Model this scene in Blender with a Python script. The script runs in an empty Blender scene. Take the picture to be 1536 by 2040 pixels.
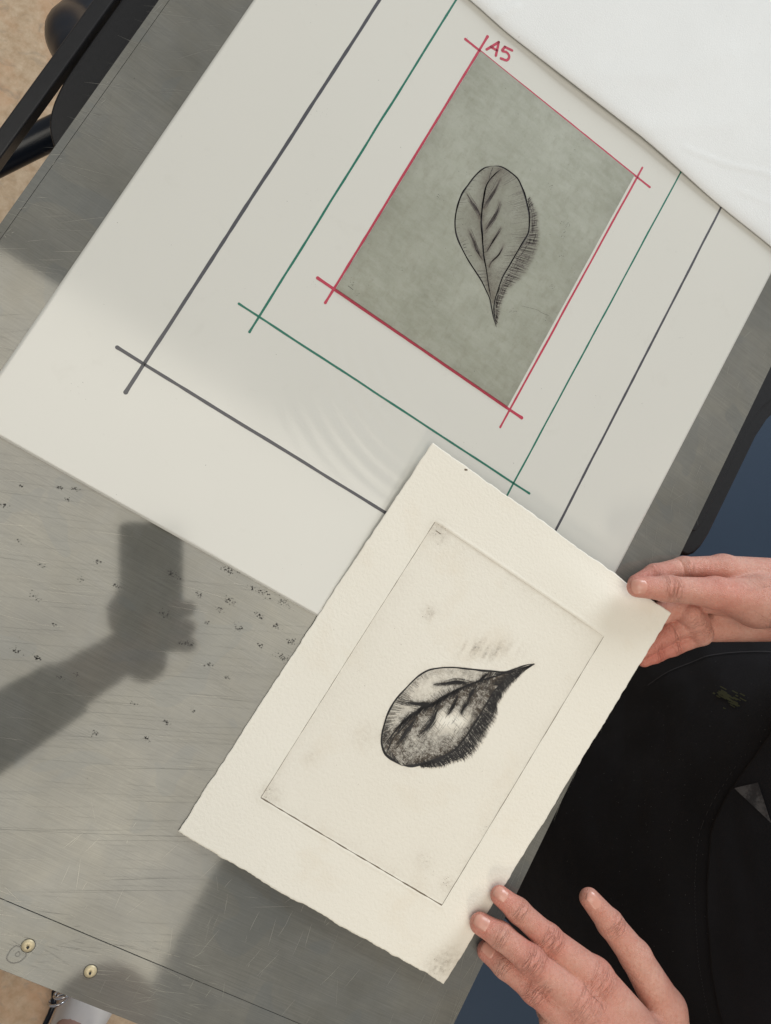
import bpy, math, json
import numpy as np
from mathutils import Matrix, Vector

# ------------------------------------------------------------------ camera, world, lights, exposure
scene = bpy.context.scene
MM = 0.001                                   # all lengths below are written in millimetres
D = json.loads(r'''{"plate":{"right":[[-24.79,38.4],[-20.75,41.56],[-15.66,42.98],[-9.88,43.22],[-4.48,42.71],[0.61,39.82],[5.75,36.09],[10.64,31.31],[14.9,26.89],[18.61,21.2],[21.37,15.66],[22.33,11.74],[22.0,2.67],[21.79,-5.84],[21.66,-15.9],[21.49,-25.1],[22.44,-31.83],[23.63,-37.53],[24.83,-43.21],[26.95,-49.05],[29.91,-53.47],[34.48,-59.21]],
"left":[[-24.79,38.4],[-28.38,34.49],[-30.57,29.66],[-31.98,23.52],[-32.94,15.24],[-33.5,7.72],[-32.43,0.25],[-30.36,-7.27],[-27.71,-13.51],[-24.11,-19.02],[-19.71,-23.12],[-13.83,-26.96],[-6.11,-31.12],[1.59,-34.52],[9.33,-37.93],[15.59,-41.61],[20.95,-45.14],[25.46,-50.09],[29.99,-55.04],[34.48,-59.21]],
"mid":[[-18.11,40.64],[-19.95,35.81],[-21.46,28.3],[-21.25,22.15],[-19.37,16.03],[-16.88,9.57],[-14.11,3.33],[-11.05,-2.68],[-6.45,-9.19],[-2.82,-14.77],[1.77,-21.28],[6.62,-26.79],[10.5,-31.37],[14.72,-36.52],[18.61,-41.09],[21.83,-44.51]],
"mid2":[[-24.0,37.75],[-23.46,33.93],[-22.21,28.14]],
"veins":[[[-30.9,8.88],[-25.39,6.44],[-20.19,4.56],[-15.55,2.25],[-12.72,0.22]],
[[-15.31,34.33],[-14.55,26.46],[-14.75,19.56],[-14.96,12.7],[-14.68,7.9]],
[[-7.16,19.47],[-5.54,12.3],[-5.43,4.86],[-6.1,-4.79]],
[[-16.47,-12.51],[-10.56,-16.36],[-4.58,-21.0],[2.86,-24.6]],
[[2.86,3.55],[2.71,-4.89],[2.47,-11.7],[2.48,-17.47]],
[[10.65,-4.85],[11.11,-13.64],[9.08,-21.72],[9.33,-26.47]]],
"hatch":[[[3.08,-34.26],[8.73,-30.02]],
[[4.71,-35.94],[10.43,-31.25]],
[[6.51,-37.34],[11.69,-33.13]],
[[9.3,-38.6],[13.49,-35.11]],
[[12.75,-39.56],[15.26,-37.44]],
[[-14.87,-24.46],[-13.03,-22.28]],
[[-13.3,-25.76],[-11.73,-23.95]],
[[-11.85,-27.56],[-10.08,-25.68]],
[[-7.15,-28.62],[-5.4,-26.68]]],
"inner":[[8.94,34.27],[14.34,28.16],[18.73,21.29],[21.49,15.74],[22.45,11.83],[22.11,2.76],[21.91,-5.75],[21.78,-15.81],[21.61,-25.02],[22.55,-31.74],[23.75,-37.44],[24.95,-43.13],[27.06,-48.96],[30.03,-53.39],[34.48,-59.21]],
"outer":[[9.07,37.78],[16.12,33.76],[21.82,29.56],[25.35,23.71],[29.03,18.82],[32.14,12.66],[34.47,2.59],[34.61,-7.36],[34.14,-17.68],[31.12,-26.45],[29.96,-34.68],[30.78,-43.1],[32.45,-48.45],[33.93,-53.92],[35.56,-60.08]]},
"print":{"up":[[142.95,211.5],[137.65,206.71],[131.77,199.43],[127.74,195.18],[119.37,190.63],[109.35,185.32],[101.43,181.47],[93.83,177.26],[86.8,172.28],[81.64,166.82],[78.0,159.16],[75.61,149.71],[74.06,141.23],[74.06,133.74],[75.2,125.63],[77.8,117.74],[81.07,111.63],[86.18,107.27],[90.7,105.9],[96.59,105.74],[101.53,105.94]],
"low":[[101.53,105.94],[107.46,109.01],[112.9,113.95],[117.9,119.61],[122.79,125.5],[126.97,132.5],[128.51,141.27],[129.18,151.38],[129.46,159.9],[129.06,169.46],[129.0,178.56],[129.95,186.21],[131.23,193.39],[133.86,199.74],[138.33,205.7],[142.95,211.5]],
"mid":[[132.65,199.27],[126.26,191.7],[119.18,184.15],[112.54,176.07],[107.86,169.66],[103.53,162.81],[99.54,155.5],[96.3,149.37],[92.08,144.73],[90.6,140.41],[88.1,135.47],[85.87,128.0],[84.63,119.13],[83.58,111.1]],
"mid2":[[90.88,137.84],[87.83,125.11],[86.58,116.25],[88.24,108.48]],
"veins":[[[76.26,140.12],[84.1,143.56],[91.74,147.41],[97.86,151.43]],
[[90.83,161.88],[97.6,167.2],[103.43,171.8],[110.95,175.08]],
[[116.79,177.59],[116.39,171.46],[116.32,165.54]],
[[102.57,153.21],[101.93,148.67],[103.12,142.52],[102.42,135.92],[100.68,128.73]],
[[91.97,140.55],[92.45,133.33],[91.58,126.0],[92.34,116.29]],
[[108.92,164.75],[109.93,157.72],[109.88,150.07]],
[[117.86,168.16],[116.94,160.62],[117.8,154.89]],
[[118.11,188.0],[116.52,181.36]]],
"inner":[[111.0,112.43],[117.76,119.8],[122.66,125.69],[126.84,132.7],[128.38,141.47],[129.05,151.58],[129.32,160.1],[128.93,169.65],[128.87,178.76],[129.81,186.41],[131.1,193.59],[133.86,199.74],[138.33,205.7],[142.95,211.5]],
"outer":[[113.89,111.41],[124.78,118.2],[131.83,126.45],[137.86,133.03],[140.09,141.96],[140.31,149.46],[139.93,158.99],[139.75,167.58],[136.26,173.88],[136.11,181.12],[136.83,190.07],[138.38,196.45],[140.42,204.88],[143.37,211.33]],
"mark":[[31.01,253.2],[175.67,255.0],[177.97,42.75],[32.92,42.4]],
"smear":[[95.39,179.36],[120.9,222.59]],
"tick":[[34.73,248.78],[38.91,248.78]],
"hole":[28.66,294.8]},
"platepx":{"curve":[[43.96,-35.48],[49.5,-33.24],[55.07,-30.99],[59.95,-30.47],[64.21,-29.58]],
"pits":[[40.21,37.39],[43.44,36.38],[45.24,31.71],[44.61,38.97],[45.72,27.79],[56.72,-8.2],[58.19,-9.24],[52.31,14.76],[39.6,-42.63],[41.75,-41.95],[64.69,-29.66],[19.67,54.06],[64.63,-32.59],[-47.3,-6.14]],
"stain":[[67.51,-23.96],[67.46,-31.46]]},
"specks":[[-152.07,-306.45],[-143.89,-302.63],[-143.8,-310.32],[-172.23,-331.31],[-170.21,-316.65],[-155.07,-345.53],[-129.33,-369.1],[-93.44,-341.31],[-67.59,-318.73],[-59.11,-342.45],[-40.6,-353.43],[-37.68,-351.56],[-48.04,-321.73],[-31.77,-324.28],[-28.09,-316.48],[-38.54,-300.19],[-20.51,-302.29],[-12.63,-301.26],[2.41,-300.54],[-7.75,-315.32],[-15.81,-328.79],[4.67,-316.11],[2.55,-331.37],[19.71,-331.44],[18.44,-320.44],[-85.95,-398.41],[-92.86,-404.27],[-110.33,-399.61],[-123.42,-401.93],[-48.5,-398.65],[-14.02,-386.05],[-24.28,-399.82],[-59.38,-424.05],[-30.24,-413.65],[-18.83,-357.31],[-6.34,-358.93],[-34.22,-335.44],[-113.83,-347.95],[-136.01,-351.82],[-110.1,-333.92],[-112.09,-378.27]],
"LH":{"index":[[310.03,-417.61,30.0,12.5],[267.24,-408.69,26.0,8.8],[242.2,-402.87,19.0,7.8],[227.12,-400.08,15.5,6.5]],
"middle":[[304.77,-434.38,33.0,12.5],[258.79,-425.0,30.0,9.2],[237.4,-421.56,21.0,8.2],[223.75,-421.96,14.5,7.2]],
"ring":[[317.26,-451.18,32.0,12],[273.28,-441.19,27.0,8.8],[252.84,-438.69,17.0,7.8],[242.18,-437.68,7.0,6.9]],
"pinky":[[336.32,-464.23,28.0,11],[302.32,-457.17,20.0,8],[307.64,-456.74,4.0,7],[315.96,-453.41,-8.0,6.3]],
"thumb":[[383.57,-417.91,20.0,14],[345.67,-395.79,16.0,11],[317.03,-384.07,14.0,9.2],[292.51,-375.16,14.0,7.0]],
"wrist":[[403.2,-451.65,30.0,16],[390.81,-461.69,32.0,17],[388.18,-474.53,30.0,17],[389.76,-483.85,26.0,15]],
"web":[[347.74,-407.44,17.0,8],[334.05,-422.65,22.0,9]],
"arm":[[401.8,-469.9,30.0,25],[493.56,-513.56,40.0,30],[583.07,-540.19,70.0,40]]},
"RH":{"thumb":[[305.46,-130.04,27.0,18],[265.53,-144.47,33.0,11],[229.04,-161.43,33.5,8.8],[208.16,-171.64,31.0,7.4]],
"index":[[277.31,-119.7,14.0,10.8],[247.27,-135.46,13.0,8.4],[226.96,-151.96,14.0,7.3],[216.3,-165.39,15.0,6.3]],
"middle":[[271.33,-146.83,12.0,11],[250.8,-171.22,8.0,8],[233.97,-190.68,9.0,7]],
"ring":[[278.11,-163.04,9.0,10],[266.53,-179.7,4.0,8],[251.96,-202.75,3.0,7]],
"pinky":[[288.24,-170.2,4.0,9],[276.37,-186.52,0.0,7.6],[266.4,-198.73,-1.0,6.8],[259.93,-206.77,-1.0,6]],
"pad":[[266.82,-162.67,14.0,9.5],[287.23,-169.2,9.0,9.5]],
"heel":[[302.08,-157.08,-2.0,11.5],[359.7,-121.37,3.0,15]],
"wrist":[[353.66,-90.42,8.0,20],[353.08,-103.62,15.0,22],[367.03,-110.31,6.0,20]],
"arm":[[357.61,-101.58,10.0,24],[447.46,-47.93,30.0,32],[502.47,-10.39,60.0,40]]},
"nails":{"RH":[[[205.13,-172.81,38.0],[200.95,-175.15,38.0],[218.32,-166.66,38.0]]],
"LH":[[[224.55,-397.61,20.0],[217.73,-397.14,18.0],[236.38,-401.15,26.0]],
[[220.25,-419.41,21.0],[212.82,-418.34,18.0],[232.64,-419.85,28.0]],
[[237.5,-435.25,15.0],[229.34,-434.1,14.0],[247.9,-436.75,24.0]],
[[292.27,-373.79,21.0],[280.21,-370.48,20.0],[310.03,-382.17,22.0]]]},
"hem":[[0.2948,-19.8],[0.1568,-25.4],[0.0033,-33.0],[-0.093,-32.5],[-0.2566,-19.9],[-0.3882,-5.1],[-0.5243,12.4],[-0.6414,28.2]],
"stitch":[[0.1603,-37.3],[-0.0166,-45.3],[-0.1162,-46.0],[-0.2822,-32.8],[-0.418,-18.3],[-0.5598,-1.0],[-0.6821,14.9]],
"seam":[[0.3726,-200.5],[0.4969,-175.1],[0.6128,-143.7],[0.6814,-114.2],[0.7278,-86.2]],
"tri":[[0.0815,-25.1],[0.1319,-5.7],[0.0265,20.5]],
"stain":[[0.4193,-108.3],[0.4433,-100.3],[0.4185,-70.8],[0.3899,-72.4],[0.39,-91.4]],
"apr":[[-0.0066,-248.6],[-0.672,-271.8],[0.474,-212.1],[0.7278,-86.2],[-0.5337,64.7],[-0.7874,-223.4]],
"cam":{"R":[[0.827826,-0.510449,-0.232692],[0.482638,0.859482,-0.16838],[0.285944,0.027083,0.957864]],
"C":[-91.35,-303.6,504.61],"f":1554.3},
"creaseR":{"thumbip":[224.87,-162.71,42.0],"i1":[226.77,-147.88,22.0],"i2":[240.5,-135.97,21.0]}}''')                # measured points of the place, millimetres (origin: middle of the A5 mark)
CAM_R, CAM_C, CAM_F = np.array(D['cam']['R']), np.array(D['cam']['C']), D['cam']['f']
cam = bpy.data.cameras.new('camera'); cam_o = bpy.data.objects.new('camera', cam)
scene.collection.objects.link(cam_o); scene.camera = cam_o
cam.sensor_fit = 'HORIZONTAL'; cam.sensor_width = 36.0; cam.lens = CAM_F / 1536 * 36.0
cam.clip_start = 0.01; cam.clip_end = 50
mw = Matrix.Identity(4)
for i in range(3):
    for j in range(3): mw[i][j] = CAM_R[i, j]
    mw[i][3] = CAM_C[i] * MM
cam_o.matrix_world = mw

world = bpy.data.worlds.new('World'); scene.world = world; world.use_nodes = True
bg = world.node_tree.nodes['Background']; bg.inputs[0].default_value = (0.95, 0.97, 1.0, 1); bg.inputs[1].default_value = 0.26

def area_light(name, loc, target, sx, sy, power, col, spread=180):
    l = bpy.data.lights.new(name, 'AREA'); l.shape = 'RECTANGLE'; l.size = sx; l.size_y = sy
    l.energy = power; l.color = col; l.spread = math.radians(spread)
    o = bpy.data.objects.new(name, l); scene.collection.objects.link(o)
    o.location = loc
    d = Vector(target) - Vector(loc); o.rotation_euler = d.to_track_quat('-Z', 'Y').to_euler()
    return o
area_light('ceiling_light', (-0.15, -0.75, 2.0), (-0.15, -0.75, 0), 1.5, 1.9, 25, (1.0, 0.93, 0.80))
area_light('warm_window_light', (1.25, -2.2, 1.6), (0.15, -0.35, 0.0), 0.5, 0.5, 13, (1.0, 0.90, 0.76))
area_light('window_light', (0.5, 2.7, 1.1), (0.05, 0.0, 0.0), 1.8, 1.2, 78, (0.86, 0.93, 1.0))
vs = scene.view_settings; vs.view_transform = 'Standard'; vs.look = 'None'; vs.gamma = 1; vs.exposure = 0.05
vs.use_curve_mapping = False
scene.cycles.max_bounces = 6

# ------------------------------------------------------------------ helpers
rng = np.random.default_rng(7)
def link(o): scene.collection.objects.link(o); return o
def tag(o, label=None, cat=None, group=None, kind=None):
    if label: o['label'] = label
    if cat: o['category'] = cat
    if group: o['group'] = group
    if kind: o['kind'] = kind
    return o
def empty(name, loc=(0, 0, 0)):
    o = link(bpy.data.objects.new(name, None)); o.location = [v * MM for v in loc]; o.empty_display_size = 0.02
    return o
def mesh(name, V, F, mat, parent=None, smooth=True, attrs=None):
    V = np.asarray(V, float) * MM
    off = np.array(parent.get('_w', (0, 0, 0)), float) if parent is not None else np.zeros(3)
    me = bpy.data.meshes.new(name)
    if parent is not None: V = V - off * MM
    me.from_pydata(V.tolist(), [], F.tolist() if isinstance(F, np.ndarray) else F)
    me.materials.append(mat)
    if smooth: me.polygons.foreach_set('use_smooth', np.ones(len(me.polygons), bool))
    for k, a in (attrs or {}).items():
        at = me.attributes.new(k, 'FLOAT', 'POINT'); at.data.foreach_set('value', np.asarray(a, np.float32))
    me.update()
    o = link(bpy.data.objects.new(name, me))
    if parent is not None: o.parent = parent
    return o
def grid_faces(n, m):
    i = np.arange(n - 1)[:, None] * m + np.arange(m - 1)[None, :]
    i = i.ravel(); return np.stack([i, i + m, i + m + 1, i + 1], 1)
def mod(o, kind, **kw):
    m = o.modifiers.new(kind.lower(), kind)
    for k, v in kw.items(): setattr(m, k, v)
    return m
_tabs = {}
def vnoise(x, y, seed=0):
    if seed not in _tabs: _tabs[seed] = np.random.default_rng(seed + 100).random((256, 256))
    t = _tabs[seed]; x = np.asarray(x, float); y = np.asarray(y, float)
    xi = np.floor(x).astype(int); yi = np.floor(y).astype(int); fx = x - xi; fy = y - yi
    fx = fx * fx * (3 - 2 * fx); fy = fy * fy * (3 - 2 * fy); g = lambda a, b: t[a % 256, b % 256]
    return (g(xi, yi) * (1 - fx) + g(xi + 1, yi) * fx) * (1 - fy) + (g(xi, yi + 1) * (1 - fx) + g(xi + 1, yi + 1) * fx) * fy
def fbm(x, y, seed=0, o=4):
    return sum(vnoise(x * 2 ** i, y * 2 ** i, seed + i) / 2 ** (i + 1) for i in range(o))
def catmull(P, n=8):
    P = np.asarray(P, float)
    if len(P) == 2: return P[0] + np.linspace(0, 1, n + 1)[:, None] * (P[1] - P[0])
    Q = np.vstack([2 * P[0] - P[1], P, 2 * P[-1] - P[-2]]); out = []
    for i in range(len(P) - 1):
        a, b, c, d = Q[i:i + 4]
        for t in np.linspace(0, 1, n, endpoint=False):
            out.append(.5 * ((2 * b) + (c - a) * t + (2 * a - 5 * b + 4 * c - d) * t * t + (3 * b - a - 3 * c + d) * t ** 3))
    out.append(P[-1]); return np.array(out)
def resample(P, n):
    P = np.asarray(P, float); s = np.r_[0, np.cumsum(np.linalg.norm(np.diff(P, axis=0), axis=1))]
    t = np.linspace(0, s[-1], n); return np.stack([np.interp(t, s, P[:, k]) for k in range(P.shape[1])], 1)

class Ribbons:
    """flat strokes in a 2-D sheet, laid on a surface by f(xy)->xyz"""
    def __init__(s): s.V = []; s.F = []; s.A = []
    def stroke(s, P, w, caps=False, a=1.0):
        P = np.asarray(P, float); n = len(P)
        w = np.broadcast_to(np.asarray(w, float), (n,))
        if caps:
            d0 = P[0] - P[1]; d0 /= np.linalg.norm(d0); d1 = P[-1] - P[-2]; d1 /= np.linalg.norm(d1)
            th = np.linspace(.15, math.pi / 2, 5)
            c0 = np.array([P[0] + d0 * w[0] / 2 * math.cos(t) for t in th[:-1]]); w0 = np.array([w[0] * math.sin(t) for t in th[:-1]])
            c1 = np.array([P[-1] + d1 * w[-1] / 2 * math.cos(t) for t in th[:-1]])[::-1]; w1 = np.array([w[-1] * math.sin(t) for t in th[:-1]])[::-1]
            P = np.vstack([c0, P, c1]); w = np.r_[w0, w, w1]; n = len(P)
        T = np.gradient(P, axis=0); T /= np.linalg.norm(T, axis=1)[:, None] + 1e-9
        N = np.stack([-T[:, 1], T[:, 0]], 1)
        b = len(s.V) and sum(len(v) for v in s.V)
        s.V.append(np.stack([P + N * w[:, None] / 2, P - N * w[:, None] / 2], 1).reshape(-1, 2))
        i = b + 2 * np.arange(n - 1); s.F.append(np.stack([i, i + 1, i + 3, i + 2], 1)); s.A.append(np.full(2 * n, a))
    def blob(s, c, r, n=7, a=1.0, el=1.0, rot=0.0):
        b = sum(len(v) for v in s.V); t = np.arange(n) / n * 2 * math.pi
        rr = r * (.6 + .7 * rng.random(n)); q = np.stack([rr * np.cos(t), rr * el * np.sin(t)], 1)
        q = q @ np.array([[math.cos(rot), math.sin(rot)], [-math.sin(rot), math.cos(rot)]])
        s.V.append(np.vstack([[c], c + q])); s.A.append(np.full(n + 1, a))
        s.F.append(np.array([[b, b + 1 + i, b + 1 + (i + 1) % n, b + 1 + (i + 1) % n] for i in range(n)]))
    def build(s, name, f, mat, parent):
        V = np.vstack(s.V); F = [list(dict.fromkeys(q)) for q in np.vstack(s.F).tolist()]
        return mesh(name, f(V), F, mat, parent, attrs={'ink': np.concatenate(s.A)})

# ---- materials
class Mat:
    def __init__(s, name):
        s.m = bpy.data.materials.new(name); s.m.use_nodes = True; s.t = s.m.node_tree
        s.b = s.t.nodes['Principled BSDF']
        s.tc = None
    def n(s, kind, **kw):
        nd = s.t.nodes.new(kind)
        for k, v in kw.items():
            if k.startswith('i_'): nd.inputs[k[2:]].default_value = v
            else: setattr(nd, k, v)
        return nd
    def l(s, a, b): s.t.links.new(a, b)
    def obj(s, scale=(1, 1, 1), rot=(0, 0, 0)):
        if s.tc is None: s.tc = s.n('ShaderNodeTexCoord')
        mp = s.n('ShaderNodeMapping'); mp.inputs['Scale'].default_value = scale; mp.inputs['Rotation'].default_value = rot
        s.l(s.tc.outputs['Object'], mp.inputs['Vector']); return mp.outputs[0]
    def noise(s, scale, detail=4, rough=.55, vec=None, dist=0):
        nd = s.n('ShaderNodeTexNoise'); nd.inputs['Scale'].default_value = scale; nd.inputs['Detail'].default_value = detail
        nd.inputs['Roughness'].default_value = rough; nd.inputs['Distortion'].default_value = dist
        s.l(vec if vec is not None else s.obj(), nd.inputs['Vector']); return nd.outputs['Fac']
    def ramp(s, fac, stops, interp='LINEAR'):
        r = s.n('ShaderNodeValToRGB'); r.color_ramp.interpolation = interp; e = r.color_ramp.elements
        while len(e) < len(stops): e.new(.5)
        for k, (p, c) in zip(e, stops):
            k.position = p; k.color = (c, c, c, 1) if not isinstance(c, tuple) else (*c, 1)
        s.l(fac, r.inputs[0]); return r.outputs[0]
    def mix(s, fac, a, b, mode='MIX'):
        m = s.n('ShaderNodeMix', data_type='RGBA', blend_type=mode)
        for sock, v in ((m.inputs[0], fac), (m.inputs[6], a), (m.inputs[7], b)):
            if isinstance(v, (int, float)): sock.default_value = v
            elif isinstance(v, tuple): sock.default_value = (*v, 1)
            else: s.l(v, sock)
        return m.outputs[2]
    def math(s, op, a, b=0.0):
        m = s.n('ShaderNodeMath', operation=op)
        for sock, v in ((m.inputs[0], a), (m.inputs[1], b)):
            if isinstance(v, (int, float)): sock.default_value = v
            else: s.l(v, sock)
        return m.outputs[0]
    def attr(s, name):
        a = s.n('ShaderNodeAttribute'); a.attribute_name = name; return a.outputs['Fac']
    def bump(s, h, dist, strength=1.0):
        b = s.n('ShaderNodeBump'); b.inputs['Distance'].default_value = dist; b.inputs['Strength'].default_value = strength
        s.l(h, b.inputs['Height']); s.l(b.outputs[0], s.b.inputs['Normal']); return b
    def set(s, **kw):
        for k, v in kw.items():
            i = s.b.inputs[k.replace('_', ' ')]
            if isinstance(v, (int, float)): i.default_value = v
            elif isinstance(v, tuple): i.default_value = (*v, 1) if len(v) == 3 and i.type == 'RGBA' else v
            else: s.l(v, i)
        return s
def plain(name, col, rough=.5, var=.12, scale=60, **kw):
    m = Mat(name); f = m.noise(scale, 5)
    c = m.mix(f, tuple(v * (1 - var) for v in col), tuple(min(1, v * (1 + var)) for v in col))
    m.set(Base_Color=c, Roughness=rough, **kw); return m

# bed metal: dull scratched zinc-grey sheet, half mirror
def bed_material():
    m = Mat('bed_metal')
    big = m.noise(7, 5, .6); mid = m.noise(28, 5, .6, dist=.6)
    st1 = m.noise(1, 6, .7, m.obj((30, 1500, 60), (0, 0, math.radians(-21))))
    st2 = m.noise(1, 6, .7, m.obj((2200, 45, 60), (0, 0, math.radians(4))))
    st = m.math('ADD', m.math('MULTIPLY', st1, .75), m.math('MULTIPLY', st2, .25))
    c = m.mix(m.ramp(big, [(.35, 0.0), (.65, 1.0)]), (.172, .169, .148), (.268, .260, .226))
    c = m.mix(m.math('MULTIPLY', m.ramp(mid, [(.42, 0.), (.62, 1.)]), .35), c, (.19, .195, .19))
    c = m.mix(m.ramp(st, [(.40, 0.), (.62, 1.)]), m.mix(.34, c, (.08, .08, .072)), c)
    pat = m.noise(16, 2, .4, dist=1.2)
    pm = m.ramp(pat, [(.60, 0.), (.612, 1.)])
    c = m.mix(m.math('MULTIPLY', pm, .30), c, (.150, .160, .158))
    r = m.math('ADD', m.math('MULTIPLY', st, .075), m.math('MULTIPLY', big, .05))
    r = m.math('ADD', r, .0)
    m.set(Base_Color=c, Roughness=r, Metallic=m.ramp(m.noise(11, 6, .62, dist=.5), [(.33, .08), (.67, .29)]))
    m.bump(st, .000006, .5)
    return m.m
M_BED = bed_material()
m = plain('groove_dark', (.03, .03, .028), .7); M_DARK = m.m
m = Mat('scratch_bright'); m.set(Base_Color=(.34, .33, .29), Roughness=.3, Metallic=.5); M_SCR = m.m
m = Mat('scratch_dull'); m.set(Base_Color=(.12, .12, .11), Roughness=.5, Metallic=.3); M_SCRD = m.m
m = plain('speck_black', (.035, .033, .03), .6); M_SPECK = m.m
m = plain('brass', (.66, .56, .36), .5, .2, 900, Metallic=.35); M_BRASS = m.m
m = Mat('stain_film'); m.set(Base_Color=(.17, .165, .15), Roughness=.35, Metallic=.3); M_STAIN = m.m
m = Mat('sheet_white')
f = m.noise(6, 4); g = m.noise(900, 3)
sp = m.ramp(m.noise(330, 2), [(.74, 0.), (.80, 1.)])
c = m.mix(f, (.595, .590, .545), (.635, .628, .580)); c = m.mix(m.math('MULTIPLY', sp, .25), c, (.4, .39, .36))
sf = m.ramp(m.noise(38, 6, .7, dist=.8), [(.60, 0.), (.80, 1.)]); c = m.mix(m.math('MULTIPLY', sf, .16), c, (.42, .40, .35))
m.set(Base_Color=c, Roughness=m.math('ADD', m.math('MULTIPLY', m.noise(30, 5, .6), .12), .07), Specular_IOR_Level=.6); M_SHEET = m.m
def marker(name, col):
    m = Mat(name); f = m.noise(260, 5, .7); m.set(Base_Color=m.mix(f, tuple(v * .75 for v in col), tuple(v * 1.25 for v in col)), Roughness=.3); return m.m
M_GREY, M_GREEN, M_RED = marker('marker_grey', (.075, .075, .085)), marker('marker_green', (.02, .15, .105)), marker('marker_red', (.44, .05, .085))
# black lacquer
m = plain('black_enamel', (.012, .012, .013), .35, .3, 300); m.bump(m.noise(1800, 4), .0002, .4); M_ENAMEL = m.m
m = plain('black_gloss', (.008, .011, .018), .28, .2, 40, Specular_IOR_Level=.35); M_GLOSS = m.m

# ------------------------------------------------------------------ floor
FLOOR_Z = -850.0
m = Mat('linoleum')
a = m.noise(9, 6, .62, dist=.5); b = m.noise(60, 6, .7); d = m.noise(26, 5, .6, dist=1.5)
c = m.mix(m.ramp(b, [(.35, 0.), (.65, 1.)]), (.46, .32, .195), (.62, .475, .325))
c = m.mix(m.math('MULTIPLY', m.ramp(a, [(.48, 0.), (.66, 1.)]), .5), c, (.58, .30, .15))
c = m.mix(m.math('MULTIPLY', m.ramp(d, [(.56, 0.), (.72, 1.)]), .5), c, (.24, .21, .17))
m.set(Base_Color=c, Roughness=.45)
floor = mesh('floor', [(-4000, -4000, FLOOR_Z), (4000, -4000, FLOOR_Z), (4000, 4000, FLOOR_Z), (-4000, 4000, FLOOR_Z)], [[0, 1, 2, 3]], m.m)
tag(floor, 'tan mottled linoleum floor under the press', 'floor', kind='structure')
seam = mesh('floor_seam', [(-1500, 330, FLOOR_Z + .4), (-700, 370, FLOOR_Z + .4), (-700, 374, FLOOR_Z + .4), (-1500, 334, FLOOR_Z + .4)], [[0, 1, 2, 3]], M_DARK, floor)

# ------------------------------------------------------------------ press bed
def box(x0, x1, y0, y1, z0, z1):
    V = [(x, y, z) for z in (z0, z1) for y in (y0, y1) for x in (x0, x1)]
    return V, [[0, 2, 3, 1], [4, 5, 7, 6], [0, 1, 5, 4], [2, 6, 7, 3], [0, 4, 6, 2], [1, 3, 7, 5]]
bed = empty('press_bed')
tag(bed, 'scratched grey metal press bed under the white marked sheet', 'press bed')
BZ = -0.5
def slab(name, x0, x1, y0, y1, z0=-14, z1=BZ, mat=M_BED, par=bed, bev=.5):
    o = mesh(name, *box(x0, x1, y0, y1, z0, z1), mat, par, smooth=False)
    mod(o, 'BEVEL', width=bev * MM, segments=2); return o
slab('bed_plate', -255.6, 248.8, -528.4, 760, bev=.12)
slab('end_strip', -260.6, 248.8, -563.6, -528.75, bev=.18)
slab('side_strip', -260.6, -255.85, -528.4, 760, bev=.18)
slab('core', -259.6, 247.8, -562, 760, -26, -14.2, M_DARK)
def screw(x, y):
    n = 20; V = []; F = []
    prof = [(3.7, BZ + .02), (3.7, BZ + .3), (3.2, BZ + .85), (2.0, BZ + 1.2), (.75, BZ + 1.28), (.45, BZ + .9), (0.01, BZ + .8)]
    for r, z in prof:
        for i in range(n):
            t = i / n * 2 * math.pi; V.append((x + r * math.cos(t), y + r * math.sin(t), z))
    for k in range(len(prof) - 1):
        for i in range(n): F.append([k * n + i, k * n + (i + 1) % n, (k + 1) * n + (i + 1) % n, (k + 1) * n + i])
    s = mesh('brass_screw', V, F, M_BRASS, bed)
    r = Ribbons(); r.blob(np.array([x + .2, y - .5]), .85, 9); r.build('dimple', lambda p: np.c_[p, np.full(len(p), BZ + 1.34)], M_DARK, s)
    r = Ribbons(); t = np.linspace(0, 2 * math.pi, 30); r.stroke(np.stack([x + 4.0 * np.cos(t), y + 4.0 * np.sin(t)], 1), .3)
    r.build('screw_hole', lambda p: np.c_[p, np.full(len(p), BZ + .05)], M_DARK, s)
screw(-28.6, -546.3); screw(11.4, -546.4)
onbed = lambda dz: (lambda p: np.c_[p, np.full(len(p), BZ + dz)])
# oil ring beside the screw
r = Ribbons(); pts = catmull([(-31, -548.8), (-27, -551), (-27.5, -555), (-31, -558), (-35.5, -557), (-36, -552), (-34.5, -548.8), (-31, -548.8)])
r.stroke(pts, .7); r.stroke(catmull([(-31.5, -551), (-30, -552.5), (-31, -554), (-32.5, -553), (-31.5, -551)]), .4)
r.build('oil_ring', onbed(.06), M_STAIN, bed)
# ink specks
r = Ribbons()
for i_, (x, y) in enumerate(D['specks']):
    big = .35 + .65 * rng.random() if 8 <= i_ < 25 else .10 + .35 * rng.random()
    for i in range(int(8 + 50 * big)):
        q = rng.normal(0, .5 + 1.2 * big, 2) * np.array([1.5, .8])
        r.blob(np.array([x, y]) + q, (.11 + .50 * rng.random() ** 2.3), 6, el=.3 + rng.random(), rot=rng.random() * 3)
for i in range(420):
    q = np.array([rng.uniform(-200, 240), rng.uniform(-560, -300)])
    r.blob(q, .05 + .17 * rng.random() ** 3, 6)
for i in range(60):
    q = np.array([rng.uniform(-258, -215), rng.uniform(-260, 60)]); r.blob(q, .05 + .25 * rng.random() ** 3, 6)
tag(r.build('ink_specks', onbed(.05), M_SPECK, bed), kind='stuff')
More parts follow.
